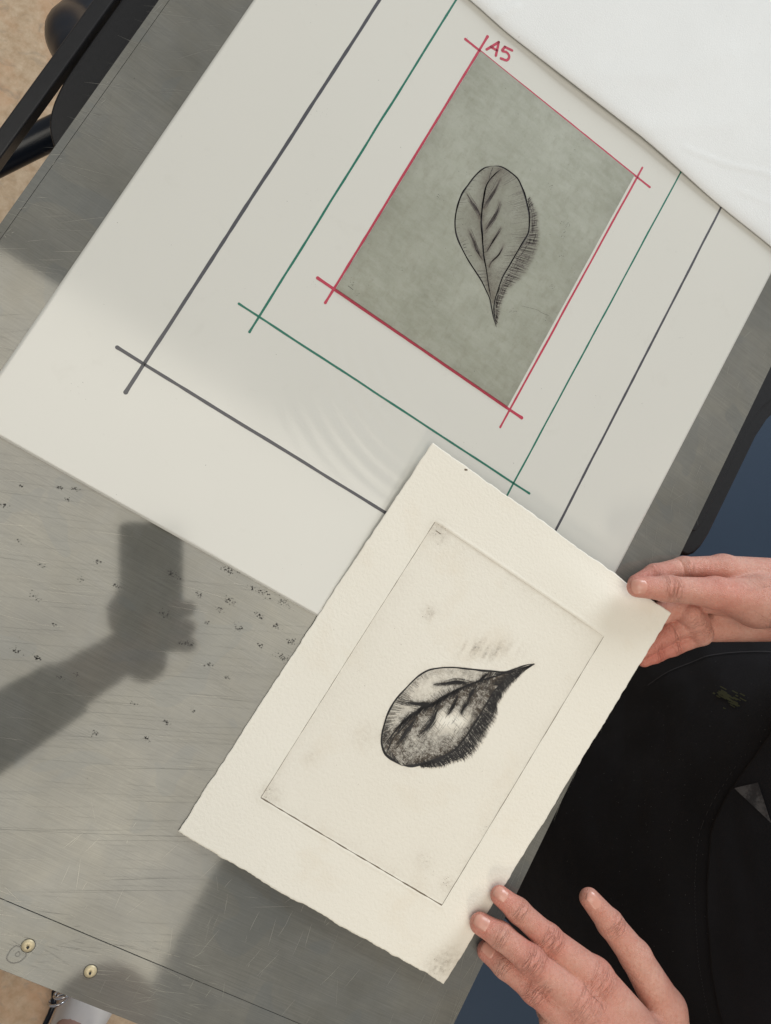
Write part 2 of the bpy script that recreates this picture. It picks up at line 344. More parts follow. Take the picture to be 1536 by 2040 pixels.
# scratches
rb, rd = Ribbons(), Ribbons()
def scr(R_, x, y, ang, L, w):
    t = np.linspace(-.5, .5, 6); c, s = math.cos(ang), math.sin(ang); bow = rng.normal(0, .012) * L
    P = np.stack([x + t * L * c - bow * (4 * t * t) * s, y + t * L * s + bow * (4 * t * t) * c], 1)
    R_.stroke(P, w * np.array([.2, .8, 1, 1, .7, .2]))
for i in range(80):
    scr(rd, rng.uniform(-200, 60), rng.uniform(-500, -300), math.radians(22.5 + rng.normal(0, .8)), rng.uniform(60, 190), rng.uniform(.05, .13))
for i in range(200):
    scr(rd, rng.uniform(-200, 60), rng.uniform(-520, -300), math.radians(21 + rng.normal(0, 2.5)), rng.uniform(8, 60), rng.uniform(.04, .10))
for i in range(90):
    scr(rb, rng.uniform(-200, 100), rng.uniform(-560, -300), math.radians(21 + rng.normal(0, 4)), rng.uniform(6, 40), rng.uniform(.04, .10))
for i in range(110):
    scr(rb, 249 - 40 * rng.random() ** 1.8, rng.uniform(-560, -240), math.radians(90 + rng.normal(0, 7)), rng.uniform(5, 40), rng.uniform(.05, .18))
for i in range(90):
    scr(rb, rng.uniform(-40, 230), rng.uniform(-562, -460), math.radians(88 + rng.normal(0, 14)), rng.uniform(2, 20), rng.uniform(.05, .18))
for i in range(120):
    scr(rb if rng.random() < .5 else rd, rng.uniform(-259, -215), rng.uniform(-260, 80), math.radians(30 + rng.normal(0, 10)), rng.uniform(4, 36), rng.uniform(.05, .14))
for i in range(90):
    scr(rd if rng.random() < .6 else rb, rng.uniform(-260, -250), rng.uniform(-260, 60), math.radians(55 + rng.normal(0, 30)), rng.uniform(1.5, 7), rng.uniform(.08, .25))
for i in range(70):
    scr(rb, rng.uniform(208, 248), rng.uniform(-250, 60), math.radians(100 + rng.normal(0, 18)), rng.uniform(2, 16), rng.uniform(.05, .16))
for i in range(140):
    scr(rb if rng.random() < .6 else rd, rng.uniform(-60, 90), rng.uniform(-562, -520), math.radians(8 + rng.normal(0, 9)), rng.uniform(3, 26), rng.uniform(.05, .2))
tag(rb.build('bright_scratches', onbed(.03), M_SCR, bed), kind='stuff')
tag(rd.build('dull_scratches', onbed(.02), M_SCRD, bed), kind='stuff')

# ------------------------------------------------------------------ press frame: black rails and tubes
frame = empty('etching_press', (0, 0, 0))
tag(frame, 'black enamelled press frame rails and tubes along the bed edges', 'press frame')
def prism(outline, z0, z1, name, mat, par, bev=1.5):
    n = len(outline); V = [(x, y, z0) for x, y in outline] + [(x, y, z1) for x, y in outline]
    F = [list(range(n))[::-1], list(range(n, 2 * n))] + [[i, (i + 1) % n, n + (i + 1) % n, n + i] for i in range(n)]
    o = mesh(name, V, F, mat, par, smooth=False); mod(o, 'BEVEL', width=bev * MM, segments=3, limit_method='ANGLE'); return o
prism([(-297.5, 300), (-297.5, -200), (-287.5, -200), (-287.5, 300)], -31, -18, 'rail', M_ENAMEL, frame, 1.2)
o = catmull([(-287, 200), (-286.6, 50), (-286.5, -60), (-284.5, -92), (-279, -110), (-270, -121), (-262.2, -125)], 5).tolist()
prism(o + [(-262.2, -95), (-262.2, 200)], -75, -24, 'rail_bracket', M_ENAMEL, frame, 1.5)
prism([(-266, 200), (-266, -70), (-262.0, -84), (-261.6, -84), (-261.6, 200)], -24, -12, 'rail_lip', M_ENAMEL, frame, .8)
def tube(name, P, rad, mat, par, n=18, k=8):
    P = catmull(P, k); T = np.gradient(P, axis=0); T /= np.linalg.norm(T, axis=1)[:, None]
    rad = np.broadcast_to(np.asarray(rad, float), (len(P),)) if np.ndim(rad) == 0 else np.interp(np.linspace(0, 1, len(P)), np.linspace(0, 1, len(rad)), rad)
    a = np.cross(T, (0, 0, 1.)); a /= np.linalg.norm(a, axis=1)[:, None] + 1e-9; b = np.cross(T, a)
    t = np.arange(n) / n * 2 * math.pi
    V = (P[:, None] + rad[:, None, None] * (np.cos(t)[None, :, None] * a[:, None] + np.sin(t)[None, :, None] * b[:, None])).reshape(-1, 3)
    F = [[i * n + j, i * n + (j + 1) % n, (i + 1) * n + (j + 1) % n, (i + 1) * n + j] for i in range(len(P) - 1) for j in range(n)]
    F += [list(range(n))[::-1], list(range((len(P) - 1) * n, len(P) * n))]
    return mesh(name, V, F, mat, par)
tube('handle_tube', [(-300, -68, -118), (-322, -107, -125), (-346, -150, -135), (-374, -210, -150)], 11.5, M_GLOSS, frame)
tube('leg_tube', [(-315, -6, -150), (-342, 4, -165), (-364, 30, -190), (-368, 92, -260), (-364, 130, -520), (-364, 130, -850)], 20, M_GLOSS, frame)
for x0, y0 in ((-190, -430), (190, -430), (-190, 600), (190, 600)):
    prism([(x0 - 25, y0 - 25), (x0 + 25, y0 - 25), (x0 + 25, y0 + 25), (x0 - 25, y0 + 25)], FLOOR_Z + .5, -26.3, 'stand_leg', M_ENAMEL, frame, 2)
prism([(-297, 30), (-297, 70), (300, 70), (300, 30)][::-1], -110, -76, 'cross_member', M_ENAMEL, frame, 2)
# right rail with a rounded end
o = [(252, 320), (252, -112)] + [(254, -115.5), (258, -117.5), (263, -117), (267.5, -112), (270.5, -104), (272, -92)] + [(272.5, 0), (275, 18), (281, 34), (290, 50), (300, 62), (300, 320)]
prism(o[::-1], -60, -12, 'rail', M_ENAMEL, frame, 2.2)
prism([(252.2, 320), (252.2, -96), (255, -99), (258, -97), (260, -90), (260.5, 4), (264, 22), (272, 40), (284, 60), (284, 320)][::-1], -12, -9.5, 'rail_ridge', M_ENAMEL, frame, .9)

# dark blue rubber mat the person stands on
m = plain('blue_rubber', (.022, .040, .068), .5, .06, 12); m.bump(m.noise(400, 3), .0004, .3)
mat_o = mesh('floor_mat', *box(480, 2600, -1700, 1300, FLOOR_Z + .5, FLOOR_Z + 9), m.m, None, smooth=False); mod(mat_o, 'BEVEL', width=.004, segments=2)
tag(mat_o, 'plain dark blue rubber mat on the floor to the right of the press', 'floor mat')

# ------------------------------------------------------------------ white registration sheet
sheet = empty('registration_sheet')
tag(sheet, 'glossy white sheet ruled with red, green and grey rectangles on the press bed', 'sheet')
def sheet_z(x, y):
    # shallow buckles in the plastic, an arc of fading ripples below the green frame
    dx, dy = x - 35, y + 60; rr = np.hypot(dx, dy); an = np.arctan2(dy, dx)
    win = np.exp(-((rr - 118) / 36) ** 2) * np.exp(-((an + 2.05) / .48) ** 2)
    return .075 * np.sin((rr) * 2 * math.pi / 10.5) * win + .10 * (fbm(x / 90, y / 90, 3, 2) - .4)
xs = np.linspace(0, 1, 213); ys = np.arange(-297.8, 330, 2.0)
def sheet_right(y): return 209.5 + .0202 * (y - 0)
X = -215 + xs[:, None] * (sheet_right(ys)[None, :] + 215); Y = np.broadcast_to(ys, X.shape)
o = mesh('sheet', np.stack([X, Y, sheet_z(X, Y)], 2).reshape(-1, 3), grid_faces(*X.shape), M_SHEET, sheet)
mod(o, 'SOLIDIFY', thickness=.00032, offset=-1)
onsheet = lambda p: np.c_[p, sheet_z(p[:, 0], p[:, 1]) + .07]
def ruled(name, mat, a, b, w, cap=True, dup=None):
    r = Ribbons(); a, b = np.array(a, float), np.array(b, float); L = np.linalg.norm(b - a); n = int(L / 2) + 2
    t = np.linspace(0, 1, n)[:, None]; P = a + t * (b - a); s = t[:, 0] * L
    nr = np.array([-(b - a)[1], (b - a)[0]]) / L
    P = P + nr * ((vnoise(s / 22, s * 0 + a[0], 5) - .5) * .35)[:, None]
    ww = w * (1 + .22 * (vnoise(s / 7, s * 0 + a[1], 6) - .5))
    ends = 1 + .22 * np.exp(-(s / 2.0) ** 2) + .22 * np.exp(-((L - s) / 2.0) ** 2)
    r.stroke(P, ww * ends, caps=cap)
    return r.build(name, onsheet, mat, sheet)
ruled('grey_line', M_GREY, (-149.3, 320), (-149.6, -236.5), 2.2); ruled('grey_line', M_GREY, (-168, -215.4), (168, -215.2), 2.1)
ruled('grey_line', M_GREY, (146.6, 250), (148.3, -236), 1.75)
ruled('green_line', M_GREEN, (-106.7, 320), (-106.2, -161.2), 1.5); ruled('green_line', M_GREEN, (-121, -149.2), (116.8, -148.6), 1.45)
ruled('green_line', M_GREEN, (103.9, 250), (102.6, -165), 1.25)
def lift(f, dz): return lambda p: f(p) + np.array([0, 0, dz])
_os = onsheet; onsheet = lift(_os, .03)
ruled('red_line', M_RED, (-74.6, 118), (-74.7, -116), 1.65); ruled('red_line', M_RED, (-87.3, -104.6), (84.6, -104.9), 2.0)
ruled('red_line', M_RED, (74.4, 115), (73.9, -119.6), 1.45); ruled('red_line', M_RED, (-86.8, 105.1), (87.0, 105.9), 1.6)
onsheet = lift(_os, .05)
r = Ribbons()
for P in ([(-70.5, 109.4), (-68.2, 114.6), (-65.9, 120.2)], [(-65.9, 120.2), (-64.2, 115.2), (-62.7, 110.2)], [(-68.9, 113.2), (-64.1, 114.0)]): r.stroke(catmull(P), 1.9, caps=True)
r.build('letter_a', onsheet, M_RED, sheet)
r = Ribbons(); r.stroke(catmull([(-54.7, 121.9), (-60.4, 120.4)]), 1.9, caps=True)
r.stroke(catmull([(-60.4, 120.4), (-60.6, 116.6), (-57.2, 117.9), (-54.2, 116.5), (-54.4, 112.9), (-58.6, 111.0)]), 1.9, caps=True)
r.build('digit_five', lift(onsheet, .01), M_RED, sheet)
r = Ribbons()
for i in range(240):
    r.blob(np.array([rng.uniform(-212, 205), rng.uniform(-295, 130)]), .05 + .22 * rng.random() ** 4, 6, el=.4 + rng.random())
for c_ in ((-150, -10), (-142, -4), (-120, -60), (60, -140), (-175, -250), (130, -60), (150, -120), (-60, -190), (-88, -110), (170, 20)):
    for i in range(9): r.blob(np.array(c_) + rng.normal(0, 3, 2), .06 + .16 * rng.random() ** 2, 6, el=.4 + rng.random())
tag(r.build('dirt_specks', lift(_os, -.02), M_STAIN, sheet), kind='stuff')

# ------------------------------------------------------------------ leaf drawing strokes, shared by plate and print
def jit(P, a): return P + np.stack([(vnoise(np.arange(len(P)) / 5 + rng.random() * 99, np.zeros(len(P)), 9) - .5), (vnoise(np.arange(len(P)) / 5 + rng.random() * 99, np.ones(len(P)), 9) - .5)], 1) * a
def line(R_, P, w0, w1=None, taper=True, n=60, j=.3, passes=2):
    for k in range(passes):
        Q = jit(resample(catmull(P), n), j * (1 + .6 * k)); t = np.linspace(0, 1, n)
        w = np.interp(t, np.linspace(0, 1, len(np.atleast_1d(w0))), np.atleast_1d(w0)) * (1 + .5 * (vnoise(t * 25, t * 0 + k, 12) - .5)) * (1 if k == 0 else .55)
        if taper: w = w * np.clip(np.minimum(t, 1 - t) * 14 + .15, 0, 1)
        R_.stroke(Q, w)
def spindle(R_, P, wmax, n=30, peak=.6, hairs=6, sc=1.0):
    Q = resample(catmull(P), n); t = np.linspace(0, 1, n)
    w = wmax * np.where(t < peak, t / peak, (1 - t) / (1 - peak)) ** 1.2 + .12 * sc
    R_.stroke(jit(Q, .35), w * .78 * (1 + .5 * (vnoise(t * 14, t * 0 + wmax, 15) - .5)))
    for i in range(hairs):
        off = rng.normal(0, wmax * .55, 2); a, b = sorted(rng.random(2))
        if b - a < .25: b = min(1, a + .35)
        R_.stroke(Q[int(a * (n - 1)):int(b * (n - 1)) + 2] + off * .7, .14 * sc)
def band(R_, A, B, count, w, cross, lean, over=.12, dens=None):
    A = resample(catmull(A), 300); B = resample(catmull(B), 300)
    for i in range(count):
        t = (i + rng.random()) / count; k = int(t * 299)
        k2 = int(np.clip(k + lean * 300 + rng.normal(0, 3), 0, 299))
        a, b = A[k], B[k2]; e = rng.uniform(.75, 1 + over); s = rng.uniform(-.05, .25)
        P = a + (b - a) * np.linspace(s, e, 5)[:, None]
        R_.stroke(jit(P, .3), w * rng.uniform(.6, 1.2) * np.array([.8, 1, 1, .8, .2]))
    for i in range(cross):
        t0 = rng.random() * .93; L = rng.uniform(.02, .07); m_ = rng.uniform(.05, .85); ks = (np.linspace(t0, min(.999, t0 + L), 5) * 299).astype(int)
        R_.stroke(jit(A[ks] * (1 - m_) + B[ks] * m_, .3), w * .8 * np.array([.3, 1, 1, 1, .3]))
def inside(poly, X, Y):
    poly = np.asarray(poly); c = np.zeros(X.shape, bool); j = len(poly) - 1
    for i in range(len(poly)):
        (xi, yi), (xj, yj) = poly[i], poly[j]
        k = ((yi > Y) != (yj > Y)) & (X < (xj - xi) * (Y - yi) / (yj - yi + 1e-12) + xi); c ^= k; j = i
    return c
def distline(P, X, Y):
    P = np.asarray(P); d = np.full(X.shape, 1e9)
    for a, b in zip(P[:-1], P[1:]):
        ab = b - a; t = np.clip(((X - a[0]) * ab[0] + (Y - a[1]) * ab[1]) / (ab @ ab + 1e-12), 0, 1)
        d = np.minimum(d, np.hypot(X - a[0] - t * ab[0], Y - a[1] - t * ab[1]))
    return d

# ------------------------------------------------------------------ etching plate
plate = empty('etching_plate')
tag(plate, 'grey-green metal etching plate with a scratched leaf inside the red A5 frame', 'etching plate')
PLC = np.array([(-73.3, 104.5), (71.6, 104.6), (71.2, -104.0), (-73.6, -103.8)])
PZ = 1.0
L = D['plate']; leafpoly = np.vstack([catmull(L['left'], 4), catmull(L['right'], 4)[::-1]])
nx, ny = 146, 210
uu, vv = np.meshgrid(np.linspace(0, 1, nx), np.linspace(0, 1, ny), indexing='ij')
PP = ((1 - uu) * vv)[..., None] * PLC[0] + (uu * vv)[..., None] * PLC[1] + (uu * (1 - vv))[..., None] * PLC[2] + ((1 - uu) * (1 - vv))[..., None] * PLC[3]
X, Y = PP[..., 0], PP[..., 1]
ins = inside(leafpoly, X, Y); dm = distline(L['mid'], X, Y); dr = distline(L['right'], X, Y)
sh = inside(np.vstack([catmull(L['inner'], 4), catmull(L['outer'], 4)[::-1]]), X, Y)
vt = sum(np.exp(-(distline(catmull(v, 4), X, Y) / 1.1) ** 2) for v in L['veins'])
tone = .50 * np.clip(vt, 0, 1) + ins * (.26 + .50 * np.exp(-dm / 5) + .22 * np.exp(-dr / 5) + .35 * (fbm(X / 5, Y / 9, 21) - .5)) + sh * .40
tone += sum(.45 * np.exp(-(((X - q[0]) / 2.6) ** 2 + ((Y - q[1]) / 2.6) ** 2)) for q in D['platepx']['stain']) * fbm(X / 2, Y / 2, 22)
tone += .30 * fbm(X / 6, Y / 6, 23) * np.exp(-np.minimum(np.minimum(uu, 1 - uu) * 145, np.minimum(vv, 1 - vv) * 208) / 5)
for _ in range(2):
    t2 = tone.copy(); t2[1:-1, 1:-1] = (tone[1:-1, 1:-1] * 2 + tone[2:, 1:-1] + tone[:-2, 1:-1] + tone[1:-1, 2:] + tone[1:-1, :-2]) / 6; tone = t2
m = Mat('plate_metal')
a = m.noise(17, 7, .62, dist=.25); b = m.noise(60, 6, .65); fz = m.noise(700, 4, .7)
w1 = m.noise(1, 6, .65, m.obj((70, 200, 70), (0, 0, .5))); w2 = m.noise(1, 6, .65, m.obj((190, 80, 70), (0, 0, .25)))
c = m.mix(m.ramp(a, [(.36, 0.), (.64, 1.)]), (.305, .312, .248), (.395, .405, .335))
c = m.mix(m.math('MULTIPLY', m.ramp(w1, [(.42, 0.), (.66, 1.)]), .40), c, (.435, .44, .38))
c = m.mix(m.math('MULTIPLY', m.ramp(w2, [(.50, 0.), (.70, 1.)]), .35), c, (.25, .245, .185))
c = m.mix(m.math('MULTIPLY', m.ramp(b, [(.52, 0.), (.72, 1.)]), .30), c, (.225, .215, .155))
c = m.mix(m.math('MULTIPLY', m.ramp(fz, [(.55, 0.), (.75, 1.)]), .22), c, (.16, .15, .11))
tn = m.math('MULTIPLY', m.attr('tone'), m.math('ADD', m.math('MULTIPLY', fz, .9), .45))
c = m.mix(tn, c, (.095, .070, .052))
m.set(Base_Color=c, Roughness=m.math('ADD', m.math('MULTIPLY', b, .2), .22), Metallic=.25)
m.bump(m.noise(350, 4), .00006, .5); M_PLATE = m.m
top = np.stack([X, Y, np.full(X.shape, PZ)], 2).reshape(-1, 3)
o = mesh('plate', top, grid_faces(nx, ny), M_PLATE, plate, smooth=False, attrs={'tone': tone.ravel()})
mod(o, 'SOLIDIFY', thickness=.0008, offset=-1)
m = plain('etched_line', (.035, .030, .027), .55, .3, 900); M_ETCH = m.m
m = plain('etched_hatch', (.075, .060, .050), .55, .3, 900); M_ETCH2 = m.m
R1, R2 = Ribbons(), Ribbons()
line(R1, L['right'], [1.0, 1.5, 1.2, 1.0, 1.0]); line(R1, L['left'], [1.0, 1.25, 1.1, 1.1, .9]); line(R1, L['mid'], [.7, 1.1, 1.4, 1.0, .7], passes=3); line(R1, L['mid2'], .35)
for v, w in zip(L['veins'], (3.0, 2.8, 3.0, 2.4, 1.1, .6)): spindle(R2, v, w, peak=.62, hairs=26)
for v in L['hatch']: line(R1, v, .3, n=10, passes=1)
band(R2, L['inner'], L['outer'], 210, .34, 120, .01, .10)
# fine cross-hatching inside the leaf
A = resample(catmull(L['left']), 200); B = resample(catmull(L['mid']), 200); Cc = resample(catmull(L['right']), 200)
for i in range(60):
    k = rng.integers(4, 120); e = rng.uniform(.08, .35); R2.stroke(jit(A[k] + (B[k] - A[k]) * np.linspace(0, e, 4)[:, None], .3), .10)
for i in range(110):
    k = rng.integers(8, 150); e = rng.uniform(.08, .45); R2.stroke(jit(Cc[k] + (B[min(199, k + 22)] - Cc[k]) * np.linspace(0, e, 4)[:, None], .3), .10)
for i in range(160):
    k = rng.integers(20, 190); sd = -1 if rng.random() < .5 else 1; e = rng.uniform(1, 5)
    R2.stroke(jit(B[k] + np.array([sd * .55, .85 if sd > 0 else .6]) * np.linspace(0, e, 4)[:, None], .25), .10)
onplate = lambda dz: (lambda p: np.c_[p, np.full(len(p), PZ + dz)])
R1.build('leaf_outline', onplate(.03), M_ETCH, plate); R2.build('leaf_shading', onplate(.02), M_ETCH2, plate)
R3 = Ribbons()
for i in range(260):
    q = PLC[3] + rng.random() * (PLC[2] - PLC[3]) + rng.random() * (PLC[0] - PLC[3]); R3.blob(q, .05 + .22 * rng.random() ** 4, 6)
for cx, cy in D['platepx']['pits'] + [[-66, -95], [-60, -99]]:
    for i in range(12): R3.blob(np.array([cx, cy]) + rng.normal(0, 1.0, 2), .08 + .2 * rng.random() ** 2, 6)
R3.stroke(catmull(D['platepx']['curve']), .14); R3.stroke(np.array([(-68, -97.5), (-63.5, -97.8)]), .3)
tag(R3.build('pits', onplate(.025), M_SPECK, plate), kind='stuff')

# ------------------------------------------------------------------ white blanket folded back over the far end
blanket = empty('press_blanket')
tag(blanket, 'creased off-white blanket turned back over the far end of the sheet', 'blanket')
edge = np.array([(-140, 129.5), (-90, 130.7), (-72, 128.9), (-5, 130.4), (66, 133.2), (100, 132.2), (142, 130.8), (191, 132), (260, 131), (430, 134)], float)
ex = np.arange(-140, 300, 2.2); ey = np.interp(ex, edge[:, 0], edge[:, 1]); ey = np.convolve(np.pad(ey, 6, 'edge'), np.ones(13) / 13, 'valid')
ty = np.r_[0, .6, 1.4, np.arange(3, 330, 2.6)]
X = np.repeat(ex[:, None], len(ty), 1); Y = ey[:, None] + ty[None, :]
X = X + ty[None, :] * 0.02
Z = 4.2 + .5 * np.sin(X / 46 + .8) * np.exp(-ty / 60)[None, :] + 7 * (ty / 330)[None, :] ** 1.2 - 1.6 * np.exp(-ty / 3)[None, :]
Z += 1.4 * (fbm(X / 90, Y / 90, 31, 2) - .45) + .12 * (fbm(X / 12, Y / 12, 35, 3) - .45)
for P, h, w in (([(95, 148), (130, 160), (165, 178), (215, 190)], .45, 1.5), ([(150, 150), (200, 165)], .25, 1.8), ([(-76, 133), (-68, 150)], .8, 1.6), ([(10, 150), (60, 190), (90, 240)], .35, 9), ([(60, 140), (120, 190), (140, 230)], .3, 8)):
    d = distline(np.array(P, float), X, Y); Z += h * np.exp(-(d / w) ** 2)
Z -= np.clip(X - 256, 0, 200) ** 2 / 420
m = Mat('blanket_felt'); f = m.noise(14, 4)
c = m.mix(f, (.69, .70, .69), (.75, .76, .75)); sp = m.ramp(m.noise(240, 2), [(.73, 0.), (.80, 1.)])
c = m.mix(m.math('MULTIPLY', sp, .3), c, (.45, .44, .40))
m.set(Base_Color=c, Roughness=.85, Specular_IOR_Level=.2); m.bump(m.noise(900, 5, .75), .0004, .6)
o = mesh('felt', np.stack([X, Y, Z], 2).reshape(-1, 3), grid_faces(*X.shape), m.m, blanket); mod(o, 'SOLIDIFY', thickness=.0011, offset=-1)

# ------------------------------------------------------------------ the print
pr = empty('leaf_print')
tag(pr, 'deckle-edged cream paper print of a black leaf held by both hands', 'print')
BL, BR, TL, TR = (np.array(v, float) for v in ((15.5, -454.4, 1.0), (225.2, -468.8, 5.), (34.3, -158.6, 8.), (247.5, -172.2, 23.)))
MK = np.array(D['print']['mark'])
def mark_depth(x, y):
    ins_ = np.full(x.shape, 1e9)
    for a, b in zip(MK, np.roll(MK, -1, 0)):
        e = (b - a) / np.linalg.norm(b - a); n = np.array([e[1], -e[0]])      # clockwise: inside on the right
        ins_ = np.minimum(ins_, (x - a[0]) * n[0] + (y - a[1]) * n[1])
    return ins_
def print_pt(p, dz=0.0):
    x, y = p[:, 0], p[:, 1]; u, v = x / 210, y / 297
    P = ((1 - u) * (1 - v))[:, None] * BL + (u * (1 - v))[:, None] * BR + ((1 - u) * v)[:, None] * TL + (u * v)[:, None] * TR
    z = P[:, 2].copy()
    z += 1.1 * np.sin(np.pi * np.clip(u, 0, 1)) * (1 - v) + .8 * (fbm(x / 60, y / 60, 41, 2) - .4)
    z -= 3.6 * np.clip(1 - u, 0, 1) ** 2 * 4 * v * (1 - v)
    z -= 2.2 * np.exp(-(((y - 297) / 15) ** 2)) * np.clip((u - .45) / .3, 0, 1) * np.clip((1.05 - u) / .2, 0, 1)   # far edge dips beside the thumb
    d = mark_depth(x, y); z -= .42 / (1 + np.exp(-np.clip((d + .1) / .32, -40, 40)))
    z += .20 * np.exp(-((d + 1.2) / .9) ** 2)
    P[:, 2] = np.maximum(z, .4) + dz
    return P
gx = np.r_[np.linspace(0, 210, 250)]; gy = np.linspace(0, 297, 350)
X, Y = np.meshgrid(gx, gy, indexing='ij'); n_e = lambda s, k: (fbm(s / 4.5, s * 0 + k, 50 + k, 5) - .47) * 2.2 + (fbm(s / 26, s * 0 + k, 60 + k, 2) - .4) * 3.0
wx0, wx1 = np.exp(-X / 3), np.exp(-(210 - X) / 3); wy0, wy1 = np.exp(-Y / 3), np.exp(-(297 - Y) / 3)
XX = X + wx0 * n_e(Y, 1) * .5 + wx1 * n_e(Y, 2) * .5; YY = Y + wy0 * n_e(X, 3) * .7 + wy1 * n_e(X, 4) * .6
Lp = D['print']; lp = np.vstack([catmull(Lp['up'], 4), catmull(Lp['low'], 4)])
ins = inside(lp, X, Y); dmid = distline(Lp['mid'], X, Y); dlow = distline(Lp['low'], X, Y); dup = distline(Lp['up'], X, Y); d = mark_depth(X, Y)
shp = inside(np.vstack([catmull(Lp['inner'], 4), catmull(Lp['outer'], 4)[::-1]]), X, Y)
side = distline(np.vstack([catmull(Lp['low'], 4)]), X, Y)
lowhalf = inside(np.vstack([catmull(Lp['mid'], 4), catmull(Lp['up'], 4)[-30:], catmull(Lp['low'], 4)]), X, Y)
# second-hand tones left by the wiped plate
v0 = np.array(Lp['veins'][3][2])
hl = distline(np.array([Lp['veins'][5][2], Lp['veins'][6][2]], float) + np.array([[0, -4.], [2, -3]]), X, Y)
t_leaf = .20 + .50 * np.exp(-dmid / 4.5) + .26 * np.exp(-dup / 4)
t_low = .40 + .62 * np.exp(-dlow / 7) + .75 * np.exp(-dmid / 7) - .62 * np.exp(-(hl / 7) ** 2)
vt = sum(np.exp(-(distline(catmull(v, 4), X, Y) / 1.5) ** 2) for v in Lp['veins'])
tone = .55 * np.clip(vt, 0, 1) + ins * np.where(lowhalf, t_low, t_leaf) * (.5 + 1.0 * fbm(X / 4, Y / 4, 71)) + shp * .40
for _ in range(2):
    t2 = tone.copy(); t2[1:-1, 1:-1] = (tone[1:-1, 1:-1] * 2 + tone[2:, 1:-1] + tone[:-2, 1:-1] + tone[1:-1, 2:] + tone[1:-1, :-2]) / 6; tone = t2
halo = np.exp(-np.minimum(dlow, dup) / 2.2) * (~ins) * .28 * (fbm(X / 5, Y / 5, 72) > .42)
(s0, s1) = (np.array(v, float) for v in Lp['smear'])
ax = (s1 - s0) / np.linalg.norm(s1 - s0); nrm = np.array([-ax[1], ax[0]])
cx, cy = (s0 + s1) / 2 + np.array([0, 1.])
ea, eb = (X - cx) * .83 + (Y - cy) * .55, -(X - cx) * .55 + (Y - cy) * .83
sm = np.exp(-((ea / 19) ** 2 + (eb / 6.5) ** 2)) * np.clip(vnoise((X + .12 * Y) / 2.3, Y / 15, 73) - .15, 0, 1) * (.35 + .9 * vnoise(X / 1.1, Y / 1.1, 77)) * 1.1
edge_d = np.exp(-np.abs(d) / 5) * (d > 0) * .13 * fbm(X / 8, Y / 8, 74)
corner = sum(a_ * np.exp(-(((X - c[0]) / s) ** 2 + ((Y - c[1]) / s) ** 2)) for c, s, a_ in (((200, 8), 10, .35), ((205, 20), 8, .2), ((34, 250), 6, .22), ((40, 247), 6, .15), ((36, 47), 7, .2), ((172, 55), 5, .15), ((62, 200), 5, .25), ((70, 110), 9, .13), ((150, 60), 7, .15), ((46, 80), 5, .12), ((150, 252), 12, .06), ((110, 252), 7, .05)))
spk = corner * (.3 + 1.3 * (fbm(X / 2.2, Y / 2.2, 75) - .2))
film = (d > 0) * .035 * (.5 + fbm(X / 25, Y / 25, 76))
ton = np.clip(tone + halo * .6 + np.clip(sm, 0, 1) + edge_d * 1.3 + np.clip(spk, 0, 1) * 1.2 + film, 0, 1)
m = Mat('print_paper')
a = m.noise(10, 4); c = m.mix(a, (.80, .765, .670), (.85, .820, .735))
st = m.ramp(m.noise(24, 4, .6, dist=.4), [(.55, 0.), (.75, 1.)]); c = m.mix(m.math('MULTIPLY', st, .30), c, (.73, .64, .50))
gr = m.noise(1500, 3, .7); g2 = m.noise(420, 4, .65)
tt = m.attr('tone'); gg = m.math('ADD', m.math('MULTIPLY', gr, .75), m.math('MULTIPLY', g2, .75))
tn = m.math('MULTIPLY', tt, m.ramp(gg, [(.56, .28), (.76, .58), (.96, .95)])); tn = m.math('MINIMUM', m.math('MULTIPLY', tn, 1.7), .96)
c = m.mix(tn, c, m.mix(m.ramp(tt, [(.15, 0.), (.55, 1.)]), (.30, .22, .135), (.055, .040, .029)))
m.set(Base_Color=c, Roughness=.92, Specular_IOR_Level=.15)
m.bump(m.math('ADD', m.noise(520, 3, .5), m.math('MULTIPLY', m.noise(1500, 2), .3)), .0006, .38); M_PAPER = m.m
o = mesh('paper', print_pt(np.stack([XX.ravel(), YY.ravel()], 1)), grid_faces(len(gx), len(gy)), M_PAPER, pr, attrs={'tone': ton.ravel()})
mod(o, 'SOLIDIFY', thickness=.00035, offset=-1)
m = plain('printing_ink', (.014, .013, .014), .6, .3, 700); M_INK = m.m
m = plain('plate_mark_ink', (.14, .105, .068), .7, .3, 500); M_MARK = m.m
R1, R2 = Ribbons(), Ribbons()
line(R1, Lp['up'], [.7, 1.3, 1.1, 1.0, 1.2, 1.3, 1.9], n=120); line(R1, Lp['low'], [2.1, 1.6, 1.2, 1.0, .8, .7], n=120)
line(R1, Lp['mid'], [.6, .9, 1.2, 1.7, 2.0, 1.6, .9, .6], n=90, passes=3); line(R1, Lp['mid2'], [.8, .9, .5])
for v, w in zip(Lp['veins'], (2.6, 3.0, 2.8, 3.4, 3.0, 1.6, 1.4, 1.0)): spindle(R1, v, w, peak=.66, hairs=30, sc=1.5)
band(R1, Lp['inner'], Lp['outer'], 430, .46, 200, .015, .12)
band(R2, Lp['inner'], Lp['outer'], 260, .20, 60, -.03, .24)
Ai = resample(catmull(Lp['up']), 240); Bi = resample(catmull(Lp['mid']), 240); Ci = resample(catmull(Lp['low'])[::-1], 240)
for i in range(110):
    k = rng.integers(120, 238); q = Bi[min(239, k)] - Ai[k]; e = rng.uniform(.08, .32); R2.stroke(jit(Ai[k] + q * np.linspace(0, e, 4)[:, None], .4), .15)
for i in range(150):
    k = rng.integers(10, 238); q = Ci[k] - Bi[k]; s = rng.random() * .8; e = rng.uniform(.08, .30)
    R2.stroke(jit(Bi[k] + q * np.linspace(s, s + e, 4)[:, None] + rng.normal(0, .8, 2), .5), .12)
